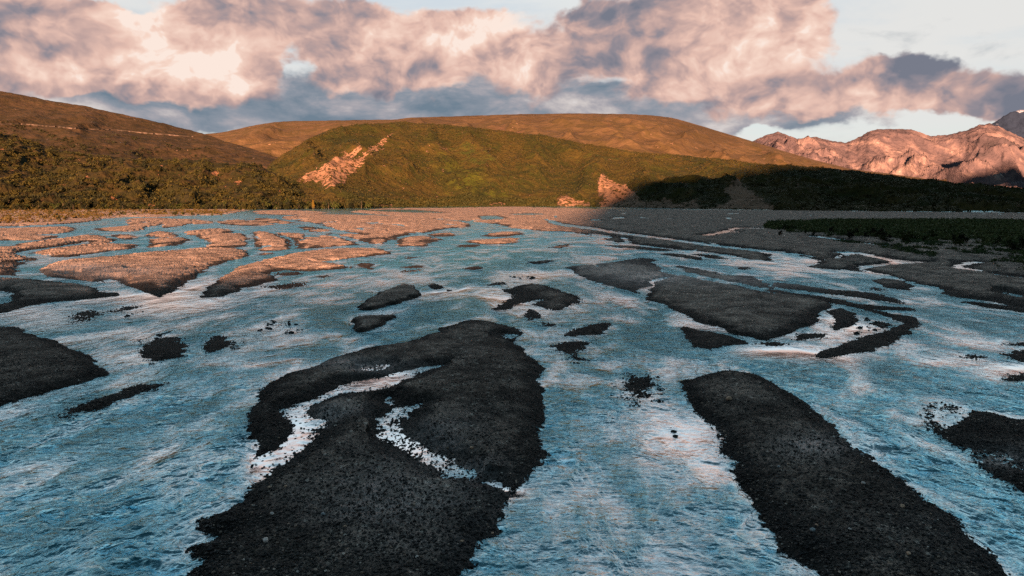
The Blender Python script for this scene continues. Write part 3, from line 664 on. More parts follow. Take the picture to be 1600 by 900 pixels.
# ------------------------------------------------------------------ hills
class Hill:
    """grid from the foot to the crest and down the far side; crest and foot given along the view's bearings"""
    def __init__(s, name, x0, x1, step, crest, foot, Dc, mat, prof=1.0, dpow=1.0, nr=150, amp=0.0, nscale=200, ramp_=None, back=0.6, seed=5,
                 rough=0.0, rscale=40, gully=0.0, gscale=120, soil=(), bright=(), kind='structure', crest_keep=0.3, epow=.7, gang=0.0):
        px = np.arange(x0, x1 + .01, step); nc = len(px)
        yc = ipl(px, crest); df = ipl(px, foot); dc = ipl(px, Dc) if not np.isscalar(Dc) else np.full(nc, Dc)
        tt = np.linspace(0, 1, nr)[:, None]
        D = df + (dc - df) * tt ** dpow
        sf = -(CH + 1.5) / df; sc_ = (HZ - yc) / F
        g = 1 - (1 - tt) ** prof if prof >= 1 else tt ** (1 / prof)
        S = sf + (sc_ - sf) * g
        Xh = D * (px - 800) / F; Zh = CH + D * S
        nb = 24; tb = np.linspace(0, 1, nb + 1)[1:, None]
        Db = dc * (1 + tb * back); Xb = Db * (px - 800) / F
        zc = Zh[-1]; Zb = zc - (zc + 40) * (tb ** 1.7)
        Xh = np.vstack([Xh, Xb]); Yh = np.vstack([D, Db + 0 * px]); Zh = np.vstack([Zh, Zb])
        T = np.vstack([tt + 0 * px, 1 + tb + 0 * px])
        env = np.sin(np.clip(T, 0, 1) * np.pi) ** epow * (1 - crest_keep) + crest_keep * np.clip(T * 6, 0, 1)
        if amp: Zh = Zh + env * amp * fbm(Xh / nscale, Yh / nscale, 5, seed)
        if gully:
            ca_, sa_ = math.cos(gang), math.sin(gang); Xg = Xh * ca_ + Yh * sa_; Yg = -Xh * sa_ + Yh * ca_
            Xg = Xg + gscale * .5 * fbm(Xh / gscale / 2, Yh / gscale / 2, 3, seed + 90)
            Zh = Zh + env * gully * (ridged(Xg / gscale, Yg / (gscale * 2.6), 6, seed + 40, .55) - 1.0)
        if rough: Zh = Zh + np.clip(T * 10, 0, 1) * rough * fbm(Xh / rscale, Yh / rscale, 4, seed + 60, .6)
        s.X, s.Y, s.Z, s.px, s.T = Xh, Yh, Zh, px, T
        s.PY = HZ - (Zh - CH) / Yh * F; s.PXg = Xh / Yh * F + 800; s.nr = nr
        so = np.zeros_like(Zh)
        for (poly, a) in soil:
            so = np.maximum(so, a * s.inpoly(poly))
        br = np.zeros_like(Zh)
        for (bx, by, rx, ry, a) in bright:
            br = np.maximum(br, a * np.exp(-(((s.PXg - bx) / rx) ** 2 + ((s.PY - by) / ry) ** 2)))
        v = np.stack([Xh.ravel(), Yh.ravel(), Zh.ravel()], -1)
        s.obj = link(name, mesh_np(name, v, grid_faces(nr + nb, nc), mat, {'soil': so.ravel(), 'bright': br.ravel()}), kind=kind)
        s.soil = so
    def inpoly(s, poly):
        p = smooth_poly(poly, 2); x = s.PXg + 7 * fbm(s.X / 40, s.Y / 60, 4, 5, .65); y = s.PY + 4 * fbm(s.X / 40 + 9, s.Y / 60, 4, 6, .65); ins = np.zeros(x.shape, bool); d2 = np.full(x.shape, 1e9)
        N = len(p)
        for i in range(N):
            (x0, y0), (x1, y1) = p[i], p[(i + 1) % N]; dx, dy = x1 - x0, y1 - y0
            t_ = np.clip(((x - x0) * dx + (y - y0) * dy) / (dx * dx + dy * dy + 1e-9), 0, 1)
            d2 = np.minimum(d2, (x - x0 - t_ * dx) ** 2 + (y - y0 - t_ * dy) ** 2)
            if y0 != y1: ins ^= ((y0 > y) != (y1 > y)) & (x < dx * (y - y0) / dy + x0)
        d = np.sqrt(d2); return np.clip(0.5 + np.where(ins, d, -d) / 5.0, 0, 1)
    def at(s, px, t):
        """surface points for bearings px and slope fractions t in 0..1"""
        fx = np.clip((px - s.px[0]) / (s.px[1] - s.px[0]), 0, len(s.px) - 1.001); fy = np.clip(t * (s.nr - 1), 0, s.nr - 1.001)
        ix = fx.astype(int); iy = fy.astype(int); a = fx - ix; b_ = fy - iy
        def g(A): return (A[iy, ix] * (1 - a) + A[iy, ix + 1] * a) * (1 - b_) + (A[iy + 1, ix] * (1 - a) + A[iy + 1, ix + 1] * a) * b_
        return g(s.X), g(s.Y), g(s.Z), g(s.soil), g(s.PY)

FOOT = [(-700,700),(0,800),(400,900),(560,1050),(700,1330),(900,1350),(1000,1080),(1200,780),(1600,610),(2300,520)]
main = Hill('green_hill', 380, 2300, 2.2,
            [(380,300),(400,282),(420,262),(440,244),(480,216),(520,200),(560,193),(620,190),(700,194.5),(770,203),(850,212),(930,227),(1000,238),(1070,244),(1150,251),(1200,256),(1300,263),(1400,277),(1500,289),(1600,297),(1800,303),(2300,308)],
            FOOT, [(380,1500),(600,1900),(900,1900),(1200,1700),(1600,1500),(2300,1500)], M_green, prof=1.35, amp=9, nscale=260, gully=16, gscale=150, rough=1.6, rscale=22, seed=5, crest_keep=.12,
            soil=[([(465,282),(480,270),(520,250),(548,232),(562,225),(566,232),(548,248),(560,252),(540,270),(515,284),(502,292),(495,284)], 1.0),
                  ([(560,246),(580,232),(604,212),(612,208),(606,220),(585,238),(565,256),(545,276),(525,290),(505,292),(520,278),(540,262)], .85),
                  ([(660,240),(668,224),(672,232),(666,240)], .6), ([(684,224),(692,226),(704,242),(696,238)], .6),
                  ([(934,277),(941,275),(950,282),(966,286),(976,290),(988,300),(1005,314),(1012,324),(938,324),(948,312),(934,300)], 1.1),
                  ([(868,309),(880,305),(900,312),(915,318),(918,312),(922,324),(868,323)], .9), ([(1010,316),(1040,310),(1060,318),(1085,314),(1100,326),(1010,326)], 1.0),
                  ([(1133,294),(1140,282),(1152,278),(1160,288),(1178,296),(1192,312),(1208,328),(1100,328),(1130,320),(1140,306)], 1.3),
                  ([(1063,285),(1070,283),(1078,291),(1070,290)], .8), ([(1236,286),(1244,290),(1254,302),(1244,298)], .6), ([(625,254),(632,256),(630,268)], .6),
                  ([(755,318),(790,317),(800,323),(750,323)], .6), ([(590,320),(612,319),(612,324),(590,324)], .9)],
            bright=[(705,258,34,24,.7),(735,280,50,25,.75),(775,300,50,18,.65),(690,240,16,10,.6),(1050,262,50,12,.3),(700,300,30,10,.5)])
far = Hill('brown_plateau_hill', 180, 1480, 3,
           [(180,232),(320,209.5),(350,206),(400,195),(430,190.5),(460,189),(560,187.5),(620,186.5),(640,183.5),(700,182),(800,178.5),(900,177),(980,178),(1020,180),(1050,184),(1080,192),(1130,207),(1180,222),(1230,238),(1280,252),(1330,264),(1380,270),(1480,284)],
           [(180,2700),(1480,2700)], 5000, M_brown, prof=1.5, amp=40, nscale=900, gully=60, gscale=600, rough=2, rscale=60, seed=15, crest_keep=.01, epow=1.3)
left = Hill('left_hill', -900, 640, 3,
            [(-900,20),(-300,88),(0,142),(60,153),(130,165),(200,180),(260,193),(320,209),(350,220),(400,234),(450,252),(500,266),(560,284),(640,312)],
            [(-900,1000),(0,1050),(300,1150),(640,1300)], [(-900,2300),(300,2500),(640,1800)], M_left, prof=1.0, amp=12, nscale=320, gully=14, gscale=260, rough=2.0, rscale=35, seed=25, crest_keep=.06)
bluff = Hill('left_bluff', -700, 600, 2.2,
             [(-700,160),(-200,190),(0,204),(40,216),(90,232),(150,243),(230,248),(320,251),(400,257),(430,270),(460,287),(500,300),(540,312),(600,323)],
             FOOT, [(-700,1150),(0,1250),(400,1250),(600,1200)], M_bluff, prof=1.15, amp=8, nscale=120, gully=10, gscale=90, rough=2.5, rscale=18, seed=35, crest_keep=.15, nr=110,
             soil=[([(250,259),(275,258),(272,262),(255,262)], .7), ([(315,260),(330,268),(340,266),(352,274),(345,278),(358,290),(350,292),(335,276)], .75), ([(360,272),(378,284),(372,292),(360,282)], .6)])

# mountains on the right, about 9 to 15 km off
class Mtn(Hill): pass
mt1 = Mtn('mountain', 1080, 2300, 1.6,
          [(1080,262),(1130,240),(1180,218),(1200,210),(1216,206),(1230,211),(1245,217),(1275,214),(1300,221),(1322,224),(1345,213),(1358,205),(1372,201),(1425,201.5),(1440,207),(1455,213),(1480,210),(1510,203),(1530,195),(1545,193),(1560,197),(1580,206),(1600,216),(1640,222),(1800,205),(2300,215)],
          [(1080,7500),(2300,7500)], 11500, M_rock, prof=1.0, nr=190, amp=220, nscale=1500, gully=300, gscale=950, rough=14, rscale=90, seed=45, crest_keep=.03, epow=1.2, gang=.75)
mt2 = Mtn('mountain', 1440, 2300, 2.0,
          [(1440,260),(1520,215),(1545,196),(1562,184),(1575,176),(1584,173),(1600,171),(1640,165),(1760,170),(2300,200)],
          [(1440,12500),(2300,12500)], 16500, M_shaded_rock, prof=1.0, nr=110, amp=120, nscale=2000, gully=400, gscale=1400, rough=25, rscale=160, seed=65, crest_keep=.05)
ft3 = Mtn('foothill', 1420, 2300, 2.0,
          [(1420,300),(1500,297),(1530,293),(1560,288),(1578,284),(1600,283.5),(1700,280),(2300,270)],
          [(1420,6200),(2300,6200)], 7200, M_rock, prof=1.0, nr=60, amp=25, nscale=500, gully=60, gscale=380, rough=8, rscale=80, seed=75, crest_keep=.05)

# ------------------------------------------------------------------ the high ground behind the viewer that shades the foreground
TE = math.tan(R(SUN_EL)); SA = R(SUN_AZ)
def behind_ridge(name, D, us, need, thick, seed, rough=0.0):
    """ridge square to the sunlight, D metres up-sun; need(u) = height of its crest"""
    hs = need(us)
    nr = 31; tt = np.linspace(-1, 1, nr)[:, None]
    shp = 1 - np.abs(tt) ** 1.3
    vv = -D + tt * thick * (0.4 + hs / max(hs.max(), 1))
    zz = -2 + (hs + 2) * shp
    zz = zz + rough * fbm(us / 14 + 0 * tt, vv / 14, 3, seed) * (1 - np.abs(tt))
    uu = us + 0 * vv
    Xr = uu * math.cos(SA) + vv * math.sin(SA); Yr = -uu * math.sin(SA) + vv * math.cos(SA)
    v = np.stack([Xr.ravel(), Yr.ravel(), zz.ravel()], -1)
    link(name, mesh_np(name, v, grid_faces(nr, len(us)), M_left, {'soil': np.zeros(zz.size), 'bright': np.zeros(zz.size)}), kind='structure')
def uv(px, py=None, dist=None):
    Yw = dist if dist else CH * F / (py - HZ); Xw = (px - 800) / F * Yw
    return Xw * math.cos(SA) - Yw * math.sin(SA), Xw * math.sin(SA) + Yw * math.cos(SA)
# low bank, shading the left foreground up to the middle bars
DN = 150.0
edge = [(-1400,455),(-500,445),(-200,440),(0,428),(60,432),(100,420),(180,418),(230,428),(280,434),(330,436),(380,430),(430,428),(480,436),(560,440),(640,430),(700,425),(760,412),(830,395)]
pu = []; ph = []
for (ex, ey) in edge:
    u, v = uv(ex, ey); pu.append(u); ph.append((v + DN) * TE)
o_ = np.argsort(pu); pu = np.array(pu)[o_]; ph = np.array(ph)[o_]
behind_ridge('river_bluff', DN, np.arange(-420, 160, 1.5), lambda u: np.interp(u, pu, ph) + 1.2 * fbm(u / 9, u * 0, 3, 3), 55, 81)
# tall shoulder behind right, shading the right bank and the dark end of the hill
DF = 900.0
tgt = [(800,None,150,-60),(842,385,None,0),(868,362,None,0),(885,350,None,0),(903,338,None,0),(918,331,None,0),(932,None,1250,8),(950,None,1250,32),(975,None,1300,42),(1010,None,1330,58),(1080,None,1300,66),(1140,None,1300,72),(1175,None,1350,90),(1220,None,1500,110),(1290,None,1500,120),(1400,None,1500,150),(1700,None,1500,200),(2400,None,1500,260)]
tu = []; th = []
for (ex, ey, ed, ez) in tgt:
    u, v = uv(ex, ey, ed); tu.append(u); th.append((v + DF) * TE + ez)
o_ = np.argsort(tu); tu = np.array(tu)[o_]; th = np.array(th)[o_]
tu = np.concatenate([[tu[0] - 250, tu[0] - 40], tu]); th = np.concatenate([[2, 60], th])
print('caster', [(round(float(a)), round(float(b))) for a, b in zip(tu, th)])
behind_ridge('shading_hill', DF, np.concatenate([np.arange(tu[0], 400, 2.0), np.arange(410, 3200, 20)]), lambda u: np.interp(u, tu, th), 420, 83)
# unseen mountain added at the right to shade the foot of the range
v = []
nn = 60
gx, gy = np.meshgrid(np.linspace(-1, 1, nn), np.linspace(-1, 1, nn))
rr = np.sqrt(gx ** 2 + gy ** 2)
zz = np.clip(1 - rr, 0, 1) ** 0.9 * 1500 * (1 + .22 * fbm(gx * 3, gy * 3, 4, 99)) - 5
v = np.stack([(6100 + gx * 2100).ravel(), (3300 + gy * 1900).ravel(), zz.ravel()], -1)
link('added_mountain', mesh_np('added_mountain', v, grid_faces(nn, nn), M_rock), kind='structure')

# ------------------------------------------------------------------ vegetation
def leaf_cloud(centres, radii, n_per, leaf, seed, flat=1.0):
    """triangular leaf clumps spread through the volume of each ellipsoid"""
    rg = np.random.default_rng(seed)
    N = len(centres) * n_per
    c = np.repeat(centres, n_per, 0); r = np.repeat(radii, n_per, 0)
    d = rg.normal(size=(N, 3)); d /= np.linalg.norm(d, axis=1)[:, None]
    q = d * (rg.random((N, 1)) ** 0.45)
    p = c + q * r
    a = rg.normal(size=(N, 3)); a /= np.linalg.norm(a, axis=1)[:, None]
    bvec = np.cross(a, rg.normal(size=(N, 3))); bvec /= np.linalg.norm(bvec, axis=1)[:, None]
    L = (leaf * (0.6 + 0.8 * rg.random((N, 1)))) * (np.repeat(radii[:, :1], n_per, 0) if leaf < 1 else 1)
    v = np.stack([p - a * L, p + a * L * .9 + bvec * L * .25, p + bvec * L * 1.1], 1).reshape(-1, 3)
    return v, np.arange(N * 3).reshape(-1, 3)
def scatter_cover(name, pts, rad, mat, seed, n_per=10, zs=0.8, leaf=.55):
    pts = pts.copy(); radii = np.stack([rad, rad, rad * zs], -1)
    pts[:, 2] += rad * zs * .35
    v, f = leaf_cloud(pts, radii, n_per, leaf, seed)
    return link(name, mesh_np(name, v, f, mat, smooth=False), kind='stuff')
rg = np.random.default_rng(11)
# scrub over the green hill
N = 26000
px = rg.uniform(400, 1750, N); tq = rg.random(N) ** 0.8
x, y, z, so, pyv = main.at(px, tq)
dn = fbm(x / 60, y / 60, 3, 7)
k = ((so < .3) | (rg.random(N) < .10)) & (dn > -.25 - .6 * rg.random(N))
scatter_cover('hill_scrub_cover', np.stack([x, y, z], -1)[k], (1.3 + 2.2 * rg.random(N) ** 2)[k], M_leaf_scrub, 1, 9)
# woodland over the left bluff
N = 9000
px = rg.uniform(-350, 560, N); tq = rg.random(N) ** .9
x, y, z, so, pyv = bluff.at(px, tq)
dn = fbm(x / 45, y / 45, 3, 8)
k = (so < .4) & (dn > -.35 + .35 * tq)
scatter_cover('bluff_thicket', np.stack([x, y, z], -1)[k], (2.0 + 3.0 * rg.random(N) ** 2)[k], M_leaf_olive, 2, 30, .8, .34)
N = 2600
px = rg.uniform(-350, 480, N); tq = rg.random(N) ** 1.2
x, y, z, so, pyv = bluff.at(px, tq)
k = (so < .4) & (fbm(x / 35 + 9, y / 35, 3, 9) > .15)
scatter_cover('bluff_dark_thicket', np.stack([x, y, z], -1)[k], (2.4 + 3.0 * rg.random(N))[k], M_leaf_dark, 3, 34, .8, .34)
# dark bands of brush on the left hill
N = 7000
px = rg.uniform(-300, 400, N); tq = rg.random(N) * .8
x, y, z, so, pyv = left.at(px, tq)
bnd = np.exp(-((pyv - (198 + px * .16 + 22 * np.sin(px / 50))) / 9) ** 2) + np.exp(-((pyv - (233 + 4 * np.sin(px / 30))) / 6) ** 2) * (px > 190) + np.exp(-((pyv - (215 + (px - 90) * .25)) / 6) ** 2)
k = (bnd > .35 + .3 * rg.random(N)) & (fbm(x / 70, y / 70, 2, 19) > -.1) & (pyv > 190)
scatter_cover('left_hill_brush', np.stack([x, y, z], -1)[k], (2.6 + 3.2 * rg.random(N))[k], M_leaf_dark, 4, 10)

# willows on the right bank
def region_points(poly, n, rg):
    p = np.array(poly, float); lo = p.min(0); hi = p.max(0); out = []
    wx, wy = to_world(p[:, 0], p[:, 1])
    x = rg.uniform(wx.min(), wx.max(), n); y = rg.uniform(wy.min(), wy.max(), n); ins = np.zeros(n, bool)
    for i in range(len(wx)):
        x0, y0, x1, y1 = wx[i], wy[i], wx[(i + 1) % len(wx)], wy[(i + 1) % len(wx)]
        ins ^= ((y0 > y) != (y1 > y)) & (x < (x1 - x0) * (y - y0) / (y1 - y0 + 1e-12) + x0)
    return x[ins], y[ins]
x, y = region_points([(1200,350),(1300,346.5),(1450,346),(1700,348),(1900,350),(1900,404),(1600,392),(1500,382),(1400,376),(1300,371),(1235,366),(1195,358)], 60000, rg)
dn = fbm(x / 14, y / 14, 4, 27)
k = dn > -.12 - .25 * sst(y, 200, 330) 
x, y = x[k][:22000], y[k][:22000]
scatter_cover('willow_thicket', np.stack([x, y, 0.6 + 0 * x], -1), .55 + .75 * rg.random(len(x)), M_leaf_willow, 5, 12, 1.0, .4)
x, y = region_points([(1300,380),(1420,378),(1560,388),(1750,400),(1750,450),(1620,432),(1560,425),(1540,405),(1470,398),(1460,408),(1400,395)], 14000, rg)
k = fbm(x / 7, y / 12, 3, 29) > .05
x, y = x[k], y[k]; zz_, hh_, ow_ = ground_z(x, y); k = hh_ > .05
scatter_cover('low_willow_patches', np.stack([x[k], y[k], zz_[k]], -1), .18 + .4 * rg.random(k.sum()), M_leaf_willow, 6, 9, .7, .5)
# grass and low scrub on the left meadow
x, y = region_points([(-500,327),(100,328),(375,329),(345,334.5),(250,337.5),(160,340),(145,345),(80,349),(0,351),(-500,354)], 26000, rg)
k = fbm(x / 40, y / 60, 3, 33) > -.05
x, y = x[k], y[k]
scatter_cover('meadow_grass', np.stack([x, y, 0.6 + 0 * x], -1), .5 + 1.0 * rg.random(len(x)), M_grass, 7, 8, .6, .6)
# scrub belt at the foot of the green hill
N = 5200
px = rg.uniform(540, 930, N); tq = rg.random(N) ** 1.4 * .12
x, y, z, so, pyv = main.at(px, tq)
k = (so < .4)
scatter_cover('hill_foot_scrub', np.stack([x, y, z], -1)[k], (1.5 + 2.2 * rg.random(N))[k], M_leaf_olive, 8, 12)

# trees one can tell apart: trunk and crown
def crown_mesh(name, h, w, seed, n=7, leaf=.42, narrow=False, per=60, mat=None):
    rgl = np.random.default_rng(seed)
    cs = []; rs = []
    for i in range(n):
        f = i / max(n - 1, 1)
        zc = h * (.28 + .62 * f); sp = w * (.45 * (1 - f * .75)) if not narrow else w * .16
        cs.append((rgl.normal() * sp, rgl.normal() * sp, zc)); r = w * (.42 - .20 * f) * rgl.uniform(.8, 1.2)
        rs.append((r, r, r * (1.0 if not narrow else 1.6)))
    v, f_ = leaf_cloud(np.array(cs), np.array(rs), per, leaf, seed)
    v[:, 2] = np.maximum(v[:, 2], 0.02)
    return mesh_np(name, v, f_, mat, smooth=False)
def trunk_mesh(name, h, r, seed, stems=3):
    rgl = np.random.default_rng(seed); V_ = []; F_ = []
    for s_ in range(stems):
        a = rgl.uniform(0, 6.28); lean = rgl.uniform(.05, .25) if stems > 1 else .03; n = 6
        for i in range(5):
            f = i / 4; rr_ = r * (1 - .75 * f)
            cx_, cy_ = math.cos(a) * lean * h * f * f + math.cos(a) * r, math.sin(a) * lean * h * f * f + math.sin(a) * r
            for q in range(n): V_.append((cx_ + rr_ * math.cos(q * 6.283 / n), cy_ + rr_ * math.sin(q * 6.283 / n), h * .8 * f - .4))
        b0 = s_ * 5 * n
        for i in range(4):
            for q in range(n): F_.append((b0 + i * n + q, b0 + i * n + (q + 1) % n, b0 + (i + 1) * n + (q + 1) % n, b0 + (i + 1) * n + q))
    return mesh_np(name, np.array(V_), np.array(F_), M_bark)
PROTO = []
for (nm, lab, mat, h, w, nar, st) in [
    ('olive_tree', 'olive', M_leaf_olive, 7.0, 5.6, False, 3), ('olive_tree', 'olive', M_leaf_olive, 8.5, 5.0, False, 2),
    ('dark_tree', 'dark', M_leaf_dark, 8.5, 5.4, False, 2), ('green_tree', 'green', M_leaf_green, 7.0, 5.2, False, 3),
    ('yellow_tree', 'yellow', M_leaf_yellow, 11.0, 3.6, True, 1), ('dark_tree', 'tall', M_leaf_dark, 11.0, 5.0, True, 1)]:
    sd = len(PROTO) + 200
    PROTO.append((nm, lab, crown_mesh('crown', h, w, sd, 8, .34, nar, 60, mat), trunk_mesh('trunk', h, .16, sd, st)))
def plant_tree(pi, x, y, z, s, rot, label, group, cat='tree', name=None):
    nm, lab, cm, tm = PROTO[pi]
    e = link(name or nm, None, label=label, cat=cat, group=group)
    e.location = (x, y, z); e.rotation_euler = (0, 0, rot); e.scale = (s, s, s)
    link('crown', cm, e); link('trunk', tm, e)
    return e
rt = np.random.default_rng(77)
GL = {0: ('olive leafy tree in the row at the foot of the left bluff', 'olive trees at the foot of the left bluff'),
      2: ('dark green tree in the row at the foot of the left bluff', 'dark trees at the foot of the left bluff'),
      3: ('bright green bushy tree in the row at the foot of the left bluff', 'green trees at the foot of the left bluff')}
n_t = 0
for i in range(235):
    px_ = np.array([rt.uniform(-15, 560)]); f = rt.random() ** 1.3 * .10
    X_, Y_, Z_, S_, P_ = bluff.at(px_, np.array([f])) if px_[0] < 470 else main.at(px_, np.array([f * .5]))
    pi = int(rt.choice([0, 0, 1, 2, 2, 3], 1)[0])
    lab = GL[0 if pi in (0, 1) else pi]
    plant_tree(pi, float(X_[0]), float(Y_[0]) - 8 * rt.random(), float(Z_[0]) - .3, rt.uniform(.75, 1.35), rt.uniform(0, 6.28), *lab)
# the ones that stand out
for (px_, tt_, pi, s_, lab) in [
    (497, .012, 4, 1.15, 'slender golden yellow autumn tree standing alone among the dark trees below the green hill'),
    (570, .012, 5, 1.5, 'tallest dark green tree near the right end of the row below the pale scar'),
    (578, .008, 3, 1.4, 'rounded bright green tree beside the tallest dark tree'),
    (528, .010, 3, 1.5, 'broad mid green tree right of the golden yellow tree'),
    (520, .014, 5, 1.3, 'narrow dark tree right next to the golden yellow tree'),
    (590, .006, 2, 1.1, 'low dark tree at the right end of the tree row')]:
    X_, Y_, Z_, S_, P_ = main.at(np.array([float(px_)]), np.array([tt_]))
    plant_tree(pi, float(X_[0]), float(Y_[0]) - 25, max(float(Z_[0]) - .5, .3), s_, .7, lab, None)
# separate bushes on the meadow in front of the tree row
for i in range(34):
    px_ = rt.uniform(60, 350); py_ = rt.uniform(330.5, 338.5 if px_ > 160 else 346)
    x_, y_ = to_world(px_, py_)
    plant_tree(int(rt.choice([0, 2, 3])), x_, y_, .45, rt.uniform(.22, .42), rt.uniform(0, 6.28),
               'low round bush on the sunlit meadow strip beside the left channels', 'low bushes on the left meadow', 'bush', 'meadow_bush')

# loose willow bushes around the thicket on the right bank
for i in range(42):
    px_ = rt.uniform(1215, 1610); py_ = ipl(px_, [(1200, 362), (1300, 372), (1400, 378), (1500, 384), (1620, 396)]) + abs(rt.normal()) * 7 - 5
    x_, y_ = to_world(px_, py_); z_, h_, _ = ground_z(np.array([x_]), np.array([y_]))
    if h_[0] < .1: continue
    plant_tree(int(rt.choice([2, 3])), x_, y_, float(z_[0]), rt.uniform(.16, .36), rt.uniform(0, 6.28),
               'dark willow bush standing loose at the river side edge of the right bank thicket', 'willow bushes along the right bank thicket', 'bush', 'willow_bush')

# road cut into the left hill
rp = []
for px_ in np.arange(-60, 305, 3.0):
    ty = ipl(px_, [(-60, 192), (0, 194), (30, 193.5), (70, 197), (120, 201), (180, 203), (240, 209), (305, 214)])
    ts = np.linspace(0.02, 1, 300); X_, Y_, Z_, S_, P_ = left.at(np.full(300, px_), ts)
    j = int(np.argmin(np.abs(P_ - ty))); rp.append((X_[j], Y_[j], Z_[j]))
rp = np.array(rp); rp[:, 2] = np.convolve(np.pad(rp[:, 2], 3, 'edge'), np.ones(7) / 7, 'valid') + 1.0
va = np.concatenate([rp + (0, -3, .6), rp + (0, 4, .9), rp + (0, -6, -5)])
nn_ = len(rp); i = np.arange(nn_ - 1)
fr = np.concatenate([np.stack([i, i + 1, i + 1 + nn_, i + nn_], -1), np.stack([i + 2 * nn_, i + 1 + 2 * nn_, i + 1, i], -1)])
M_road, t, b = new_mat('road_gravel')
co = t.n.new('ShaderNodeNewGeometry').outputs['Position']
t.put(b.inputs['Base Color'], t.ramp(t.noise(co, 0.05, 4, .6), [(0.40, (.02, .016, .010)), (0.52, (.035, .025, .018)), (0.68, (.09, .07, .06))])); b.inputs['Roughness'].default_value = .95
link('road', mesh_np('road', va, fr, M_road, smooth=False), kind='structure')

# ------------------------------------------------------------------ stones
def stone_mesh(name, seed, sub=2, mat=None):
    import bmesh
    bm = bmesh.new(); bmesh.ops.create_icosphere(bm, subdivisions=sub, radius=1.0)
    rgs = np.random.default_rng(seed); pl = rgs.normal(size=(9, 3)); pl /= np.linalg.norm(pl, axis=1)[:, None]; dd_ = rgs.uniform(.62, .95, 9)
    for v_ in bm.verts:
        c_ = np.array(v_.co)
        for p_, d_ in zip(pl, dd_):
            e_ = c_ @ p_ - d_
            if e_ > 0: c_ = c_ - p_ * e_ * .85
        v_.co = c_ * (1.0, .8, .62)
    me = bpy.data.meshes.new(name); bm.to_mesh(me); bm.free()
    if mat: me.materials.append(mat)
    return me
def stone_mat(name, c1, c2):
    m, t, b = new_mat(name)
    tc_ = t.n.new('ShaderNodeTexCoord').outputs['Object']
    t.put(b.inputs['Base Color'], t.mix(t.ss(t.noise(tc_, 3.0, 5, .65), .35, .65), c1, c2)); b.inputs['Roughness'].default_value = .7
    t.put(b.inputs['Normal'], t.bump(t.noise(tc_, 9, 5, .7), .5, .05))
    return m
M_pale = stone_mat('pale_stone', (.42, .38, .34), (.58, .55, .52)); M_tan = stone_mat('tan_stone', (.42, .26, .16), (.52, .36, .25)); M_blue = stone_mat('blue_grey_stone', (.16, .20, .22), (.28, .33, .35))
for (px_, py_, wpx_, mat, lab) in [
    (415, 859, 11, M_pale, 'whitish angular cobble near the bottom left tip of the big gravel island'),
    (505, 815, 8, M_blue, 'pale blue grey cobble on the middle of the big gravel island'),
    (425, 814, 7, M_pale, 'small chalky stone above the whitish cobble at the left of the big island'),
    (446, 771, 5, M_tan, 'small buff stone near the left shore of the big island under the pool outlet'),
    (421, 770, 5, M_tan, 'small buff stone closest to the left shore of the big island'),
    (737, 707, 6, M_tan, 'yellowish stone left of the wet hollow on the right side of the big island'),
    (539, 834, 5, M_tan, 'small pinkish stone below the blue grey cobble on the big island'),
    (768, 831, 7, M_tan, 'rusty stone on the right shore of the big island'),
    (722, 854, 6, M_tan, 'reddish stone by the lower right shore of the big island'),
    (651, 883, 6, M_pale, 'light grey stone near the bottom edge of the big island'),
    (1139, 631, 9, M_tan, 'tan rounded cobble near the upper tip of the long right bar'),
    (1410, 804, 8, M_tan, 'orange brown cobble in the middle of the long right bar'),
    (1420, 883, 8, M_tan, 'rust red cobble near the bottom of the long right bar'),
    (1349, 768, 7, M_pale, 'flat pale stone in the upper middle of the long right bar'),
    (1347, 712, 6, M_blue, 'small light stone beside the water on the right shore of the long bar'),
    (1303, 684, 5, M_pale, 'small white stone close to the upper right shore of the long bar'),
    (1270, 844, 9, M_blue, 'blue green cobble by the lower left shore of the long right bar'),
    (1276, 835, 6, M_tan, 'small brown stone just above the blue green cobble'),
    (1328, 844, 5, M_pale, 'small cream stone right of the blue green cobble'),
    (1217, 739, 5, M_blue, 'small blue stone near the left shore of the long right bar')]:
    x_, y_ = to_world(px_, py_ + 2); z_, _, _ = ground_z(np.array([x_]), np.array([y_]))
    me = stone_mesh('cobble', px_, 3, mat)
    for p_ in me.polygons: p_.use_smooth = False
    o = link('cobble', me, label=lab, cat='stone')
    r_ = wpx_ / F * y_ / 2 * 1.1
    o.location = (x_, y_, float(z_[0]) + r_ * .3); o.scale = (r_, r_, r_); o.rotation_euler = (.1, .05, px_ * .7)

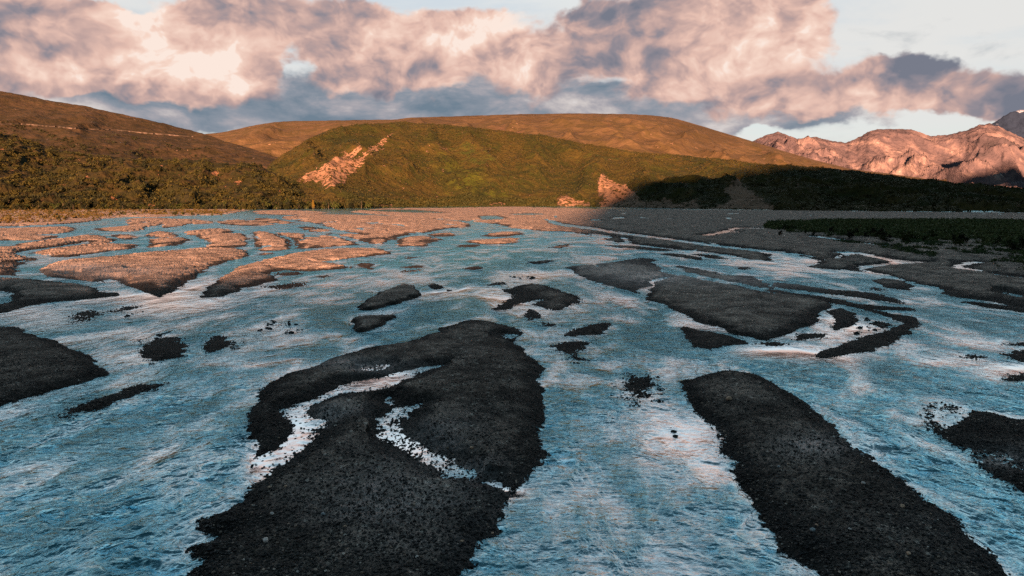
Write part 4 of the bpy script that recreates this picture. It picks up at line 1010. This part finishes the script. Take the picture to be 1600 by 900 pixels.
# loose cobbles over the near bars, one object of countless stones
def stone_field(name, n, ymin, ymax, rmin, rmax, seed, hlo, hhi, mat, xr=(-60, 60)):
    rgs = np.random.default_rng(seed)
    px_ = rgs.uniform(-60, 1660, n * 6); py_ = rgs.uniform(ymin, ymax, n * 6)
    x_, y_ = to_world(px_, py_); z_, h_, o_w = ground_z(x_, y_)
    k_ = (z_ > hlo) & (z_ < hhi); x_, y_, z_ = x_[k_][:n], y_[k_][:n], z_[k_][:n]; n = len(x_)
    base = stone_mesh('tmp', 5, 1); bv = np.array([v_.co[:] for v_ in base.vertices]); bf = np.array([p_.vertices[:] for p_ in base.polygons]); bpy.data.meshes.remove(base)
    r_ = rmin + (rmax - rmin) * rgs.random(n) ** 3.5
    a = rgs.uniform(0, 6.28, n); ca, sa = np.cos(a), np.sin(a)
    sc = np.stack([rgs.uniform(.8, 1.3, n), rgs.uniform(.7, 1.1, n), rgs.uniform(.6, 1.1, n)], -1) * r_[:, None]
    v_ = bv[None] * sc[:, None]
    vx = v_[..., 0] * ca[:, None] - v_[..., 1] * sa[:, None]; vy = v_[..., 0] * sa[:, None] + v_[..., 1] * ca[:, None]
    vv = np.stack([vx + x_[:, None], vy + y_[:, None], v_[..., 2] + z_[:, None] + r_[:, None] * .25], -1).reshape(-1, 3)
    ff = (bf[None] + (np.arange(n) * len(bv))[:, None, None]).reshape(-1, 3)
    tone = np.repeat(rgs.random(n), len(bv))
    return link(name, mesh_np(name, vv, ff, mat, {'tone': tone}, smooth=False), kind='stuff')
M_cob, t, b = new_mat('cobbles')
tn = t.attr('tone')
co = t.n.new('ShaderNodeNewGeometry').outputs['Position']
tv = t.ss(t.noise(co, 0.35, 4, 0.6, dist=1.0), 0.36, 0.64, 0.4, 1.35)
t.put(b.inputs['Base Color'], t.v('SCALE', t.ramp(tn, [(0.0, (.006, .008, .009)), (0.45, (.014, .016, .017)), (0.80, (.030, .029, .028)), (0.91, (.12, .11, .10)), (0.97, (.26, .19, .14)), (1.0, (.42, .39, .35))]), scale=tv))
b.inputs['Roughness'].default_value = .62; b.inputs['Specular IOR Level'].default_value = .25
stone_field('cobble_cover', 42000, 560, 960, .025, .085, 3, .03, 2, M_cob)
stone_field('shore_cobbles', 24000, 450, 960, .03, .10, 4, -.075, .03, M_cob)
# stones breaking the surface on the drowned shoals
sp_ = []; sr_ = []
for (poly, hm) in SHOAL:
    wx_, wy_ = to_world(np.array(poly, float)[:, 0], np.array(poly, float)[:, 1])
    cx_, cy_ = wx_.mean(), wy_.mean(); area = (wx_.max() - wx_.min()) * (wy_.max() - wy_.min())
    x_, y_ = region_points(poly, int(min(900, area * 9)), rg)
    ex = np.hypot((x_ - cx_) / (np.ptp(wx_) * .5 + .1), (y_ - cy_) / (np.ptp(wy_) * .5 + .1))
    x_ = x_ + rg.normal(size=len(x_)) * .35; y_ = y_ + rg.normal(size=len(x_)) * .8
    dn = fbm(x_ / 1.4, y_ / 2.2, 3, 401)
    k_ = dn + rg.random(len(x_)) * .9 > .38 + .55 * ex - hm * 5
    sp_.append(np.stack([x_[k_], y_[k_]], -1)); sr_.append((.03 + .15 * rg.random(k_.sum()) ** 4) * (1 + cy_ / 90))
sp_ = np.concatenate(sp_); sr_ = np.concatenate(sr_)
def stones_at(name, P2, r_, z0, mat, seed):
    rgs = np.random.default_rng(seed); n = len(P2)
    base = stone_mesh('tmp', 5, 1); bv = np.array([v_.co[:] for v_ in base.vertices]); bf = np.array([p_.vertices[:] for p_ in base.polygons]); bpy.data.meshes.remove(base)
    sc = np.stack([rgs.uniform(.8, 1.4, n), rgs.uniform(.7, 1.1, n), rgs.uniform(.6, 1.1, n)], -1) * r_[:, None]
    v_ = bv[None] * sc[:, None]; v_ = v_ + np.stack([P2[:, 0], P2[:, 1], z0 + 0 * r_], -1)[:, None]
    ff = (bf[None] + (np.arange(n) * len(bv))[:, None, None]).reshape(-1, 3)
    return link(name, mesh_np(name, v_.reshape(-1, 3), ff, mat, {'tone': np.repeat(rgs.random(n) * .9, len(bv))}, smooth=False), kind='stuff')
stones_at('shoal_cobbles', sp_, sr_, .02, M_cob, 9)
print('built')
